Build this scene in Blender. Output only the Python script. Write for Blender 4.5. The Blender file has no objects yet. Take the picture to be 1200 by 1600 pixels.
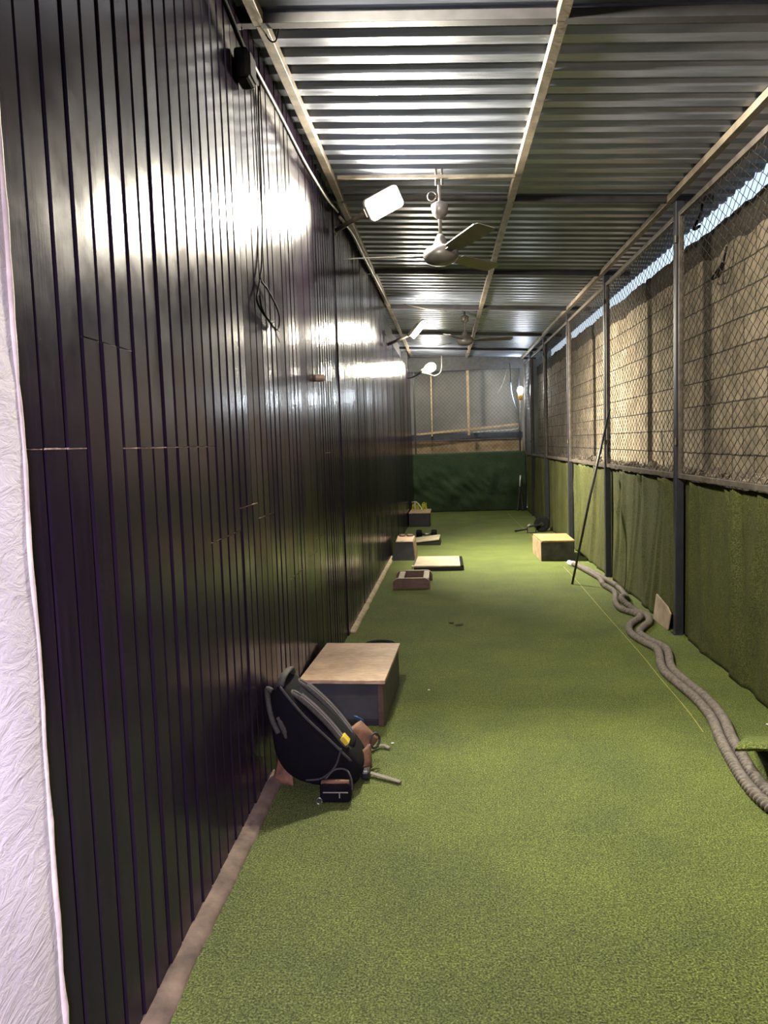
import bpy, math, random
from mathutils import Vector, Matrix, noise as mnoise
R = random.Random(7)
PI = math.pi
sc = bpy.context.scene
COL = sc.collection

# ------------------------------------------------------------------ camera
F = 1200.0                                  # focal length in pixels of the 1200x1600 frame
VPX, VPY, ROLL, EYE = 692.0, 690.0, math.radians(1.5), 1.5
yc = Vector(((VPX - 600) / F, (800 - VPY) / F, -1)).normalized()      # corridor direction seen by the camera
zc = Vector((-math.sin(ROLL), math.cos(ROLL), 0)); zc = (zc - yc * zc.dot(yc)).normalized()
xc = yc.cross(zc)
cd = bpy.data.cameras.new('camera'); cam = bpy.data.objects.new('camera', cd); COL.objects.link(cam)
cam.matrix_world = Matrix.Translation((0, 0, EYE)) @ Matrix((xc, yc, zc)).to_4x4()
cd.sensor_fit = 'VERTICAL'; cd.sensor_height = 36.0; cd.lens = 36.0 * F / 1600.0
cd.clip_start = 0.05; cd.clip_end = 200
sc.camera = cam

# ------------------------------------------------------------------ exposure, sky, lights
vs = sc.view_settings
vs.view_transform = 'Standard'; vs.look = 'None'; vs.gamma = 1.0; vs.exposure = 0.0
vs.use_curve_mapping = False
sc.cycles.use_denoising = True
sc.cycles.max_bounces = 8
sc.cycles.sample_clamp_indirect = 6.0

SKY = 1.25; SKY_COL = (0.62, 0.80, 1.0)
LAMP = 260.0; LAMP_COL = (1.0, 0.92, 0.74)
FLOOD_W = (205.0, 270.0)                    # watts of the two wall floods
BULB_FAR = 330.0
NEAR_LAMP = 145.0
PURPLE = 43.0
BULB = 260.0

w = bpy.data.worlds.new('dusk_sky'); sc.world = w; w.use_nodes = True
nt = w.node_tree; bgn = nt.nodes['Background']
tc = nt.nodes.new('ShaderNodeTexCoord'); sx = nt.nodes.new('ShaderNodeSeparateXYZ'); rp = nt.nodes.new('ShaderNodeValToRGB')
nt.links.new(tc.outputs['Generated'], sx.inputs[0]); nt.links.new(sx.outputs['Z'], rp.inputs[0]); nt.links.new(rp.outputs[0], bgn.inputs[0])
rp.color_ramp.elements[0].color = (0.75, 0.88, 1, 1); rp.color_ramp.elements[1].color = (0.45, 0.68, 1, 1)
bgn.inputs[1].default_value = SKY


def area_light(name, loc, target, size, power, col, size_y=None, spread=None):
    l = bpy.data.lights.new(name, 'AREA'); o = bpy.data.objects.new(name, l); COL.objects.link(o)
    l.energy = power; l.color = col; l.size = size
    if size_y:
        l.shape = 'RECTANGLE'; l.size_y = size_y
    if spread:
        l.spread = spread
    o.location = loc
    o.rotation_euler = (Vector(target) - Vector(loc)).to_track_quat('-Z', 'Y').to_euler()
    return o


# the flood light fixed on the wall just above the top edge of the picture, turned to the fence
area_light('flood_light_above_frame', (-0.62, 2.62, 3.24), (2.05, 4.3, 2.0), 0.25, NEAR_LAMP, LAMP_COL, 0.17, math.radians(128))
# the purple lamp of the yard behind the photographer
area_light('purple_yard_lamp', (0.10, -1.1, 2.0), (-0.9, 0.55, 1.1), 0.4, PURPLE, (0.80, 0.67, 1.0), 0.3, math.radians(72))


# ------------------------------------------------------------------ materials
def new_mat(name):
    m = bpy.data.materials.new(name); m.use_nodes = True
    n = m.node_tree.nodes; b = n['Principled BSDF']
    return m, n, m.node_tree.links, b


def ramp(n, stops):
    r = n.new('ShaderNodeValToRGB'); e = r.color_ramp.elements
    while len(e) < len(stops):
        e.new(0.5)
    for el, (p, c) in zip(e, stops):
        el.position = p; el.color = (*c, 1)
    return r


def coords(n, l, scale=(1, 1, 1)):
    t = n.new('ShaderNodeTexCoord'); mp = n.new('ShaderNodeMapping'); mp.inputs['Scale'].default_value = scale
    l.new(t.outputs['Object'], mp.inputs[0]); return mp.outputs[0]


def noise_tex(n, l, vec, scale, detail=4, rough=0.55, dist=0.0):
    t = n.new('ShaderNodeTexNoise'); t.inputs['Scale'].default_value = scale; t.inputs['Detail'].default_value = detail
    t.inputs['Roughness'].default_value = rough; t.inputs['Distortion'].default_value = dist
    l.new(vec, t.inputs['Vector']); return t


def add_bump(n, l, b, height, strength, dist):
    bm = n.new('ShaderNodeBump'); bm.inputs['Strength'].default_value = strength; bm.inputs['Distance'].default_value = dist
    l.new(height, bm.inputs['Height']); l.new(bm.outputs[0], b.inputs['Normal'])
    return bm


def mixc(n, l, a, b, fac, mode='MIX'):
    x = n.new('ShaderNodeMix'); x.data_type = 'RGBA'; x.blend_type = mode
    for sock, v in ((x.inputs[6], a), (x.inputs[7], b), (x.inputs[0], fac)):
        if hasattr(v, 'is_output'):
            l.new(v, sock)
        elif isinstance(v, tuple):
            sock.default_value = (*v, 1)
        else:
            sock.default_value = v
    return x.outputs[2]


def simple(name, col, rough=0.6, metal=0.0, var=0.25, scale=14, stretch=(1, 1, 1), bump=0.0, bscale=60, bdist=0.003, spec=0.5):
    m, n, l, b = new_mat(name)
    v = coords(n, l, stretch)
    t = noise_tex(n, l, v, scale)
    lo = tuple(c * (1 - var) for c in col); hi = tuple(min(1, c * (1 + var)) for c in col)
    r = ramp(n, [(0.3, lo), (0.7, hi)]); l.new(t.outputs[0], r.inputs[0]); l.new(r.outputs[0], b.inputs['Base Color'])
    b.inputs['Roughness'].default_value = rough; b.inputs['Metallic'].default_value = metal
    b.inputs['Specular IOR Level'].default_value = spec
    if bump:
        t2 = noise_tex(n, l, v, bscale); add_bump(n, l, b, t2.outputs[0], bump, bdist)
    return m


def emit_mat(name, col, strength):
    m, n, l, b = new_mat(name)
    b.inputs['Base Color'].default_value = (*col, 1)
    b.inputs['Emission Color'].default_value = (*col, 1); b.inputs['Emission Strength'].default_value = strength
    return m


def turf_mat(name, dark, mid, lite, coarse=2.2, fine=190.0, bump=0.9):
    m, n, l, b = new_mat(name)
    v = coords(n, l)
    t1 = noise_tex(n, l, v, fine, 3, 0.65)
    r = ramp(n, [(0.33, dark), (0.5, mid), (0.68, lite)]); l.new(t1.outputs[0], r.inputs[0])
    t2 = noise_tex(n, l, v, coarse, 5, 0.6)
    r2 = ramp(n, [(0.3, (0.72, 0.74, 0.80)), (0.7, (1.12, 1.08, 0.9))]); l.new(t2.outputs[0], r2.inputs[0])
    c = mixc(n, l, r.outputs[0], r2.outputs[0], 1.0, 'MULTIPLY')
    t3 = noise_tex(n, l, v, 38, 3, 0.6)
    r3 = ramp(n, [(0.35, (0.82, 0.82, 0.82)), (0.65, (1.12, 1.12, 1.12))]); l.new(t3.outputs[0], r3.inputs[0])
    c = mixc(n, l, c, r3.outputs[0], 1.0, 'MULTIPLY')
    l.new(c, b.inputs['Base Color'])
    b.inputs['Roughness'].default_value = 0.75; b.inputs['Specular IOR Level'].default_value = 0.25
    t4 = noise_tex(n, l, v, fine * 0.8, 3, 0.7)
    add_bump(n, l, b, t4.outputs[0], bump, 0.012)
    return m


def plank_mat():
    m, n, l, b = new_mat('dark_lacquered_plank')
    v = coords(n, l, (14, 14, 0.6))
    t = noise_tex(n, l, v, 5, 5, 0.6)
    r = ramp(n, [(0.25, (0.009, 0.005, 0.011)), (0.75, (0.020, 0.012, 0.023))]); l.new(t.outputs[0], r.inputs[0])
    v2 = coords(n, l)
    vo = n.new('ShaderNodeTexVoronoi'); vo.inputs['Scale'].default_value = 4.2; l.new(v2, vo.inputs['Vector'])
    lt = n.new('ShaderNodeMath'); lt.operation = 'LESS_THAN'; lt.inputs[1].default_value = 0.010; l.new(vo.outputs['Distance'], lt.inputs[0])
    c = mixc(n, l, r.outputs[0], (0.30, 0.27, 0.24), lt.outputs[0])
    l.new(c, b.inputs['Base Color'])
    tr = noise_tex(n, l, v2, 7, 4, 0.6)
    mr = n.new('ShaderNodeMapRange'); mr.inputs[1].default_value = 0.3; mr.inputs[2].default_value = 0.7
    mr.inputs[3].default_value = 0.18; mr.inputs[4].default_value = 0.27
    l.new(tr.outputs[0], mr.inputs[0]); l.new(mr.outputs[0], b.inputs['Roughness'])
    b.inputs['Specular IOR Level'].default_value = 0.15; b.inputs['Specular Tint'].default_value = (0.86, 0.86, 1.0, 1)
    vg = coords(n, l, (1, 1, 0.02)); tg = noise_tex(n, l, vg, 160, 3, 0.6)
    add_bump(n, l, b, tg.outputs[0], 0.11, 0.0015)
    return m


def block_mat():
    m, n, l, b = new_mat('concrete_block')
    g = n.new('ShaderNodeNewGeometry'); s = n.new('ShaderNodeSeparateXYZ'); l.new(g.outputs['Position'], s.inputs[0])
    cmb = n.new('ShaderNodeCombineXYZ'); l.new(s.outputs['Y'], cmb.inputs[0]); l.new(s.outputs['Z'], cmb.inputs[1])
    wob = noise_tex(n, l, cmb.outputs[0], 9, 3)
    add = n.new('ShaderNodeVectorMath'); add.operation = 'MULTIPLY_ADD'; add.inputs[1].default_value = (0.018, 0.018, 0); l.new(wob.outputs['Color'], add.inputs[0]); l.new(cmb.outputs[0], add.inputs[2])
    br = n.new('ShaderNodeTexBrick'); l.new(add.outputs[0], br.inputs['Vector'])
    br.inputs['Scale'].default_value = 1.0; br.inputs['Brick Width'].default_value = 0.40; br.inputs['Row Height'].default_value = 0.192
    br.inputs['Mortar Size'].default_value = 0.007; br.inputs['Mortar Smooth'].default_value = 0.4; br.inputs['Bias'].default_value = -0.2
    br.inputs['Color1'].default_value = (0.33, 0.27, 0.19, 1); br.inputs['Color2'].default_value = (0.23, 0.185, 0.125, 1)
    br.inputs['Mortar'].default_value = (0.045, 0.036, 0.026, 1)
    t = noise_tex(n, l, g.outputs['Position'], 6, 6, 0.65)
    r = ramp(n, [(0.3, (0.42, 0.42, 0.42)), (0.68, (1.2, 1.2, 1.2))]); l.new(t.outputs[0], r.inputs[0])
    c = mixc(n, l, br.outputs[0], r.outputs[0], 1.0, 'MULTIPLY')
    l.new(c, b.inputs['Base Color']); b.inputs['Roughness'].default_value = 0.9
    t2 = noise_tex(n, l, g.outputs['Position'], 90, 4, 0.7)
    inv = n.new('ShaderNodeMath'); inv.operation = 'MULTIPLY_ADD'; inv.inputs[1].default_value = -1.5
    l.new(br.outputs['Fac'], inv.inputs[0]); l.new(t2.outputs[0], inv.inputs[2])
    add_bump(n, l, b, inv.outputs[0], 0.8, 0.012)
    return m


def plaster_mat():
    m, n, l, b = new_mat('white_plaster')
    v = coords(n, l, (1, 1, 2.6))
    t = noise_tex(n, l, coords(n, l), 3, 5)
    r = ramp(n, [(0.3, (0.62, 0.58, 0.55)), (0.65, (0.80, 0.77, 0.75))]); l.new(t.outputs[0], r.inputs[0]); l.new(r.outputs[0], b.inputs['Base Color'])
    b.inputs['Roughness'].default_value = 0.85
    t2 = noise_tex(n, l, v, 11, 5, 0.62, 1.2)
    add_bump(n, l, b, t2.outputs[0], 0.6, 0.010)
    return m


def wood_mat(name, a, c2, scale=6, stretch=(1, 12, 12), rough=0.5, bump=0.15):
    m, n, l, b = new_mat(name)
    v = coords(n, l, stretch)
    t = noise_tex(n, l, v, scale, 5, 0.65, 0.6)
    r = ramp(n, [(0.28, a), (0.72, c2)]); l.new(t.outputs[0], r.inputs[0])
    t2 = noise_tex(n, l, coords(n, l), 5, 5, 0.6)
    r2 = ramp(n, [(0.3, (0.7, 0.68, 0.66)), (0.65, (1.1, 1.1, 1.1))]); l.new(t2.outputs[0], r2.inputs[0])
    l.new(mixc(n, l, r.outputs[0], r2.outputs[0], 1.0, 'MULTIPLY'), b.inputs['Base Color'])
    b.inputs['Roughness'].default_value = rough
    add_bump(n, l, b, t.outputs[0], bump, 0.002)
    return m


def roof_mat():
    m, n, l, b = new_mat('galvanised_roof_sheet')
    v = coords(n, l, (0.35, 3, 3))
    t = noise_tex(n, l, v, 7, 5, 0.6)
    r = ramp(n, [(0.3, (0.175, 0.195, 0.255)), (0.7, (0.295, 0.32, 0.40))]); l.new(t.outputs[0], r.inputs[0]); l.new(r.outputs[0], b.inputs['Base Color'])
    b.inputs['Metallic'].default_value = 0.55
    mr = n.new('ShaderNodeMapRange'); mr.inputs[1].default_value = 0.3; mr.inputs[2].default_value = 0.7
    mr.inputs[3].default_value = 0.30; mr.inputs[4].default_value = 0.46
    l.new(t.outputs[0], mr.inputs[0]); l.new(mr.outputs[0], b.inputs['Roughness'])
    t2 = noise_tex(n, l, coords(n, l, (0.25, 1, 1)), 16, 3); add_bump(n, l, b, t2.outputs[0], 0.12, 0.01)
    return m


M = {}
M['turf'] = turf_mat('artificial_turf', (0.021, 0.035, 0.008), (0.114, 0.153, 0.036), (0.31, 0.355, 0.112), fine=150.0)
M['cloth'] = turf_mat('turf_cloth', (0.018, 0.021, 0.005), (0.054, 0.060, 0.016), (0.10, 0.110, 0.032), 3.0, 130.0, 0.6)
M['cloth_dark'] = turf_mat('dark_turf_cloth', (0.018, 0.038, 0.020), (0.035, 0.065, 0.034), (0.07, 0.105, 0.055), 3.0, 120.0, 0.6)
M['plank'] = plank_mat()
M['groove'] = simple('groove_backing_board', (0.008, 0.006, 0.008), 0.8)  # dark backing board behind the gaps between planks
M['rawwood'] = simple('chipped_raw_edge', (0.34, 0.24, 0.17), 0.8, var=0.5, scale=60)
M['plaster'] = plaster_mat()
M['plaster_edge'] = simple('cream_filler', (0.62, 0.55, 0.45), 0.7, bump=0.5, bscale=25, bdist=0.01)
M['curb'] = simple('dusty_curb', (0.145, 0.105, 0.070), 0.85, var=0.55, scale=9, bump=0.6, bscale=30, bdist=0.01)
M['curb_pale'] = simple('pale_painted_curb', (0.52, 0.42, 0.27), 0.8, var=0.3, scale=12, bump=0.4)
M['roof'] = roof_mat()
M['rust'] = simple('rusty_primed_steel', (0.22, 0.18, 0.13), 0.55, 0.25, 0.45, 8, (1, 1, 1), 0.3, 40)
M['crossbar'] = simple('dark_cross_bar_steel', (0.028, 0.027, 0.030), 0.55, 0.1, 0.35, 9)
M['darksteel'] = simple('dark_painted_steel', (0.018, 0.018, 0.026), 0.42, 0.0, 0.3, 20, spec=0.5)
M['framesteel'] = simple('weathered_frame_steel', (0.075, 0.062, 0.05), 0.5, 0.1, 0.5, 14)
M['wire'] = simple('dark_fence_wire', (0.028, 0.025, 0.022), 0.6, 0.0, 0.2, 30)
M['block'] = block_mat()
M['coping'] = simple('rough_dark_mortar', (0.050, 0.040, 0.030), 0.95, 0, 0.6, 30, bump=1.0, bscale=45, bdist=0.03)
M['rubble'] = simple('dusty_rubble', (0.16, 0.13, 0.10), 0.95, 0, 0.6, 25, bump=0.5)
M['tarp'] = simple('grey_backdrop', (0.22, 0.21, 0.19), 0.85, 0, 0.3, 1.2, bump=0.3, bscale=8)
M['header'] = simple('dark_header', (0.06, 0.06, 0.065), 0.7)
M['brick'] = simple('tan_masonry', (0.34, 0.25, 0.15), 0.9, 0, 0.35, 5, bump=0.4)
M['whitepipe'] = simple('pale_plastic_pipe', (0.62, 0.64, 0.68), 0.45)
M['darkband'] = simple('dark_sheeting', (0.05, 0.055, 0.075), 0.6)
M['post_wood'] = wood_mat('pale_timber', (0.40, 0.29, 0.17), (0.62, 0.47, 0.29), 5, (12, 12, 1))
M['ply'] = wood_mat('plywood_top', (0.36, 0.23, 0.13), (0.68, 0.50, 0.34), 5, (3, 14, 14), 0.45)
M['ply_pale'] = wood_mat('pale_plywood', (0.36, 0.29, 0.18), (0.58, 0.50, 0.34), 5, (4, 14, 14), 0.5)
M['ply_orange'] = wood_mat('orange_plywood', (0.28, 0.155, 0.055), (0.50, 0.31, 0.13), 5, (4, 14, 14), 0.5)
M['ply_edge'] = wood_mat('dark_plywood_edge', (0.055, 0.030, 0.02), (0.11, 0.065, 0.045), 6, (3, 3, 20))
M['board_grey'] = simple('dark_grey_board', (0.045, 0.045, 0.050), 0.6, 0, 0.25, 10)
M['board_black'] = simple('blackened_board', (0.030, 0.027, 0.024), 0.65, 0, 0.7, 9)
M['board_mid'] = simple('scuffed_side_board', (0.085, 0.075, 0.062), 0.6, 0, 0.3, 14)
M['flat_black'] = simple('matt_black_base', (0.012, 0.012, 0.013), 0.6)
M['tan_side'] = wood_mat('worn_tan_side', (0.26, 0.17, 0.10), (0.45, 0.32, 0.20), 7, (6, 2, 2), 0.7)
M['brown_wood'] = wood_mat('brown_board', (0.10, 0.055, 0.045), (0.19, 0.11, 0.085), 6, (2, 10, 10))
M['nylon'] = simple('black_nylon', (0.0035, 0.0035, 0.005), 0.9, 0, 0.3, 60, bump=0.3, bscale=400, bdist=0.001, spec=0.2)
M['pad'] = simple('grey_strap_mesh', (0.050, 0.046, 0.036), 0.8, 0, 0.35, 90, bump=0.6, bscale=220)
M['webbing'] = simple('black_webbing', (0.035, 0.033, 0.03), 0.7, 0, 0.5, 120)
M['webpale'] = simple('worn_webbing', (0.20, 0.18, 0.14), 0.8)
M['dashes'] = simple('pale_woven_dash', (0.30, 0.28, 0.24), 0.7)
M['lining'] = simple('tan_brown_lining', (0.19, 0.095, 0.05), 0.75, 0, 0.35, 25)
M['yellow'] = simple('yellow_tag', (0.62, 0.47, 0.03), 0.6)
M['blue'] = simple('blue_tab', (0.03, 0.09, 0.19), 0.5)
M['black'] = simple('black_plastic', (0.012, 0.012, 0.013), 0.38)
M['rubber'] = simple('black_rubber', (0.006, 0.0062, 0.0066), 0.85, spec=0.15)
M['chrome'] = simple('steel_bar', (0.55, 0.55, 0.55), 0.3, 1.0, 0.1)
M['rope'] = simple('grey_brown_rope', (0.15, 0.128, 0.112), 0.85, 0, 0.35, 40, bump=0.5, bscale=260, bdist=0.002)
M['ropeend'] = simple('pale_taped_end', (0.62, 0.60, 0.56), 0.5)
M['stone'] = simple('dusty_tile', (0.27, 0.21, 0.15), 0.8, 0, 0.3, 9)
M['fan'] = simple('grey_brown_fan_enamel', (0.085, 0.076, 0.072), 0.4, 0.2)
M['lamp_shell'] = simple('white_lamp_shell', (0.75, 0.72, 0.64), 0.5)
M['led'] = emit_mat('lit_led_panel', LAMP_COL, LAMP)
M['led_mid'] = emit_mat('lit_side_glow_front', LAMP_COL, 520.0)
M['led_far'] = emit_mat('lit_far_bulb', LAMP_COL, BULB_FAR)
M['led_bulb'] = emit_mat('lit_white_bulb', (0.86, 0.94, 1.0), BULB)
M['amber'] = simple('amber_holder', (0.65, 0.36, 0.08), 0.4)
M['paleblue'] = simple('pale_blue_plastic', (0.42, 0.66, 0.80), 0.35)
M['cable'] = simple('black_cable', (0.006, 0.0055, 0.006), 0.9, spec=0.08)
M['cablegrey'] = simple('grey_cable', (0.20, 0.18, 0.15), 0.5)
M['cableweather'] = simple('weathered_cable', (0.30, 0.27, 0.21), 0.5)
M['peg'] = simple('tan_peg', (0.26, 0.17, 0.13), 0.5)
M['lime'] = simple('yellow_green_strap', (0.55, 0.58, 0.05), 0.6)
M['whitecord'] = simple('white_cord', (0.75, 0.74, 0.68), 0.6)
M['leaf'] = simple('dry_leaf_brown', (0.045, 0.035, 0.018), 0.8)
M['paper'] = simple('white_paper_scrap', (0.75, 0.76, 0.70), 0.8)
M['turfback'] = simple('black_turf_backing', (0.010, 0.011, 0.012), 0.9)
M['thread'] = simple('seam_thread', (0.36, 0.34, 0.10), 0.8)


# ------------------------------------------------------------------ mesh helpers
class MB:
    def __init__(s):
        s.v = []; s.f = []; s.mi = []

    def add(s, vs, fs, mi=0):
        o = len(s.v); s.v += [Vector(p) for p in vs]
        for f in fs:
            s.f.append([i + o for i in f]); s.mi.append(mi)
        return s

    def box(s, lo, hi, mi=0, rot=None, about=None):
        (a, b, c), (d, e, f) = lo, hi
        vs = [Vector(p) for p in ((a, b, c), (d, b, c), (d, e, c), (a, e, c), (a, b, f), (d, b, f), (d, e, f), (a, e, f))]
        if rot is not None:
            p = Vector(about) if about is not None else (Vector(lo) + Vector(hi)) / 2
            vs = [p + rot @ (x - p) for x in vs]
        return s.add(vs, [(0, 3, 2, 1), (4, 5, 6, 7), (0, 1, 5, 4), (1, 2, 6, 5), (2, 3, 7, 6), (3, 0, 4, 7)], mi)

    def hexa(s, bot, top, mi=0):
        return s.add(list(bot) + list(top), [(0, 3, 2, 1), (4, 5, 6, 7), (0, 1, 5, 4), (1, 2, 6, 5), (2, 3, 7, 6), (3, 0, 4, 7)], mi)

    def tube(s, pts, r, n=8, mi=0, cap=True, flat=1.0, up=None):
        """round (or flattened) tube along a polyline; r a number or one per point"""
        pts = [Vector(p) for p in pts]; k = len(pts)
        rs = r if isinstance(r, (list, tuple)) else [r] * k
        u = Vector(up) if up is not None else None
        vs = []; prev = None
        for i in range(k):
            t = (pts[min(i + 1, k - 1)] - pts[max(i - 1, 0)])
            t = t.normalized() if t.length > 1e-9 else Vector((0, 0, 1))
            if u is not None:
                a = u - t * u.dot(t)
            elif prev is None:
                h = Vector((0, 0, 1)) if abs(t.z) < 0.9 else Vector((1, 0, 0)); a = h - t * h.dot(t)
            else:
                a = prev - t * prev.dot(t)
            a = a.normalized() if a.length > 1e-9 else t.orthogonal().normalized()
            prev = a; b = t.cross(a)
            for j in range(n):
                q = 2 * PI * j / n
                vs.append(pts[i] + (a * math.sin(q) * flat + b * math.cos(q)) * rs[i])
        fs = []
        for i in range(k - 1):
            for j in range(n):
                fs.append((i * n + j, i * n + (j + 1) % n, (i + 1) * n + (j + 1) % n, (i + 1) * n + j))
        if cap:
            fs.append(tuple(range(n - 1, -1, -1))); fs.append(tuple((k - 1) * n + j for j in range(n)))
        return s.add(vs, fs, mi)

    def bar(s, p0, p1, wdt, hgt, mi=0, up=(0, 0, 1)):
        """square section bar from p0 to p1"""
        p0, p1 = Vector(p0), Vector(p1); t = (p1 - p0).normalized(); u = Vector(up)
        if abs(t.dot(u)) > 0.98:
            u = Vector((1, 0, 0))
        a = (u - t * u.dot(t)).normalized() * hgt / 2; b = t.cross(a).normalized() * wdt / 2
        return s.add([p0 - a - b, p0 - a + b, p0 + a + b, p0 + a - b, p1 - a - b, p1 - a + b, p1 + a + b, p1 + a - b],
                     [(0, 1, 2, 3), (7, 6, 5, 4), (0, 4, 5, 1), (1, 5, 6, 2), (2, 6, 7, 3), (3, 7, 4, 0)], mi)

    def lathe(s, prof, c, axis=(0, 0, 1), n=24, mi=0):
        ax = Vector(axis).normalized(); a = ax.orthogonal().normalized(); b = ax.cross(a); c = Vector(c)
        vs = []
        for (r, h) in prof:
            for j in range(n):
                q = 2 * PI * j / n; vs.append(c + ax * h + (a * math.cos(q) + b * math.sin(q)) * r)
        fs = []
        for i in range(len(prof) - 1):
            for j in range(n):
                fs.append((i * n + j, i * n + (j + 1) % n, (i + 1) * n + (j + 1) % n, (i + 1) * n + j))
        fs.append(tuple(range(n - 1, -1, -1))); fs.append(tuple((len(prof) - 1) * n + j for j in range(n)))
        return s.add(vs, fs, mi)

    def grid(s, fn, nu, nv, mi=0):
        vs = [fn(i / nu, j / nv) for j in range(nv + 1) for i in range(nu + 1)]
        fs = [(j * (nu + 1) + i, j * (nu + 1) + i + 1, (j + 1) * (nu + 1) + i + 1, (j + 1) * (nu + 1) + i) for j in range(nv) for i in range(nu)]
        return s.add(vs, fs, mi)

    def prism(s, poly, d0, d1, mi=0):
        """polygon of 3-D points pushed along a vector: from poly+d0 to poly+d1"""
        k = len(poly); d0, d1 = Vector(d0), Vector(d1)
        vs = [Vector(p) + d0 for p in poly] + [Vector(p) + d1 for p in poly]
        fs = [tuple(range(k - 1, -1, -1)), tuple(range(k, 2 * k))] + [(i, (i + 1) % k, k + (i + 1) % k, k + i) for i in range(k)]
        return s.add(vs, fs, mi)


WORLD = {}


def build(name, mb, mats, parent=None, bevel=0.0, smooth=False, subsurf=0, solid=0.0, segs=2, loc=None):
    """one mesh object; a top-level one gets its origin at the middle of its foot"""
    mats = mats if isinstance(mats, (list, tuple)) else [mats]
    if parent is not None:
        base = WORLD[parent.name]
    elif loc is not None:
        base = Vector(loc)
    else:
        xs = [p.x for p in mb.v]; ys = [p.y for p in mb.v]; zs = [p.z for p in mb.v]
        base = Vector(((min(xs) + max(xs)) / 2, (min(ys) + max(ys)) / 2, min(zs)))
    me = bpy.data.meshes.new(name); me.from_pydata([tuple(p - base) for p in mb.v], [], mb.f)
    for m_ in mats:
        me.materials.append(m_)
    if len(mats) > 1:
        me.polygons.foreach_set('material_index', mb.mi)
    if smooth:
        me.polygons.foreach_set('use_smooth', [True] * len(me.polygons))
    me.update()
    o = bpy.data.objects.new(name, me); COL.objects.link(o)
    if parent is not None:
        o.parent = parent
    else:
        o.location = base
    WORLD[o.name] = base
    if solid:
        q = o.modifiers.new('thickness', 'SOLIDIFY'); q.thickness = solid; q.offset = 0
    if bevel:
        q = o.modifiers.new('bevel', 'BEVEL'); q.width = bevel; q.segments = segs; q.limit_method = 'ANGLE'; q.angle_limit = math.radians(35)
    if subsurf:
        q = o.modifiers.new('subdivision', 'SUBSURF'); q.levels = subsurf; q.render_levels = subsurf
    return o


def thing(name, label, cat, loc, group=None):
    o = bpy.data.objects.new(name, None); COL.objects.link(o); o.location = loc; o.empty_display_size = 0.1
    WORLD[o.name] = Vector(loc)
    return tag(o, label, cat, group)


def tag(o, label, cat, group=None, kind=None):
    o['label'] = label; o['category'] = cat
    if group:
        o['group'] = group
    if kind:
        o['kind'] = kind
    return o


def struct(name, mb, mats, **k):
    o = build(name, mb, mats, loc=(0, 0, 0), **k); o['kind'] = 'structure'; return o


def copy_tree(o, loc, rotz=0.0):
    c = o.copy(); COL.objects.link(c); c.location = loc; c.rotation_euler = (0, 0, rotz); WORLD[c.name] = Vector(loc)
    for ch in list(o.children):
        d = ch.copy(); COL.objects.link(d); d.parent = c
        for g in list(ch.children):
            e = g.copy(); COL.objects.link(e); e.parent = d
    return c


def spline(pts, per=6):
    """Catmull-Rom through points"""
    P = [Vector(p) for p in pts]; P = [P[0] * 2 - P[1]] + P + [P[-1] * 2 - P[-2]]; out = []
    for i in range(1, len(P) - 2):
        for k in range(per):
            t = k / per; a, b, c, d = P[i - 1:i + 3]
            out.append(0.5 * ((2 * b) + (c - a) * t + (2 * a - 5 * b + 4 * c - d) * t * t + (3 * b - a - 3 * c + d) * t ** 3))
    out.append(P[-2]); return out


def lerp_table(tab, y):
    if y <= tab[0][0]:
        return tab[0][1]
    for (a, p), (b, q) in zip(tab, tab[1:]):
        if y <= b:
            return p + (q - p) * (y - a) / (b - a)
    return tab[-1][1]


WALLX = [(1.45, -0.820), (3.3, -0.816), (6.0, -0.785), (10.0, -0.725), (13.5, -0.675), (16.6, -0.640)]
roofz = lambda x: 3.30 - 0.058 * (x + 0.74)          # underside of the steel purlins
BACK = 16.45
POSTS = [3.39, 5.83, 8.30, 10.70, 13.12, 15.10]
FX = 1.73                                            # line of the fence

# ------------------------------------------------------------------ the setting
mb = MB(); mb.add([(-0.95, -2.6, 0), (2.0, -2.6, 0), (2.0, 17.0, 0), (-0.95, 17.0, 0)], [(0, 1, 2, 3)])
mb.add([(-0.95, -2.6, -0.1), (2.0, -2.6, -0.1), (2.0, 17.0, -0.1), (-0.95, 17.0, -0.1)], [(3, 2, 1, 0)])
struct('floor', mb, M['turf'])

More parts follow.
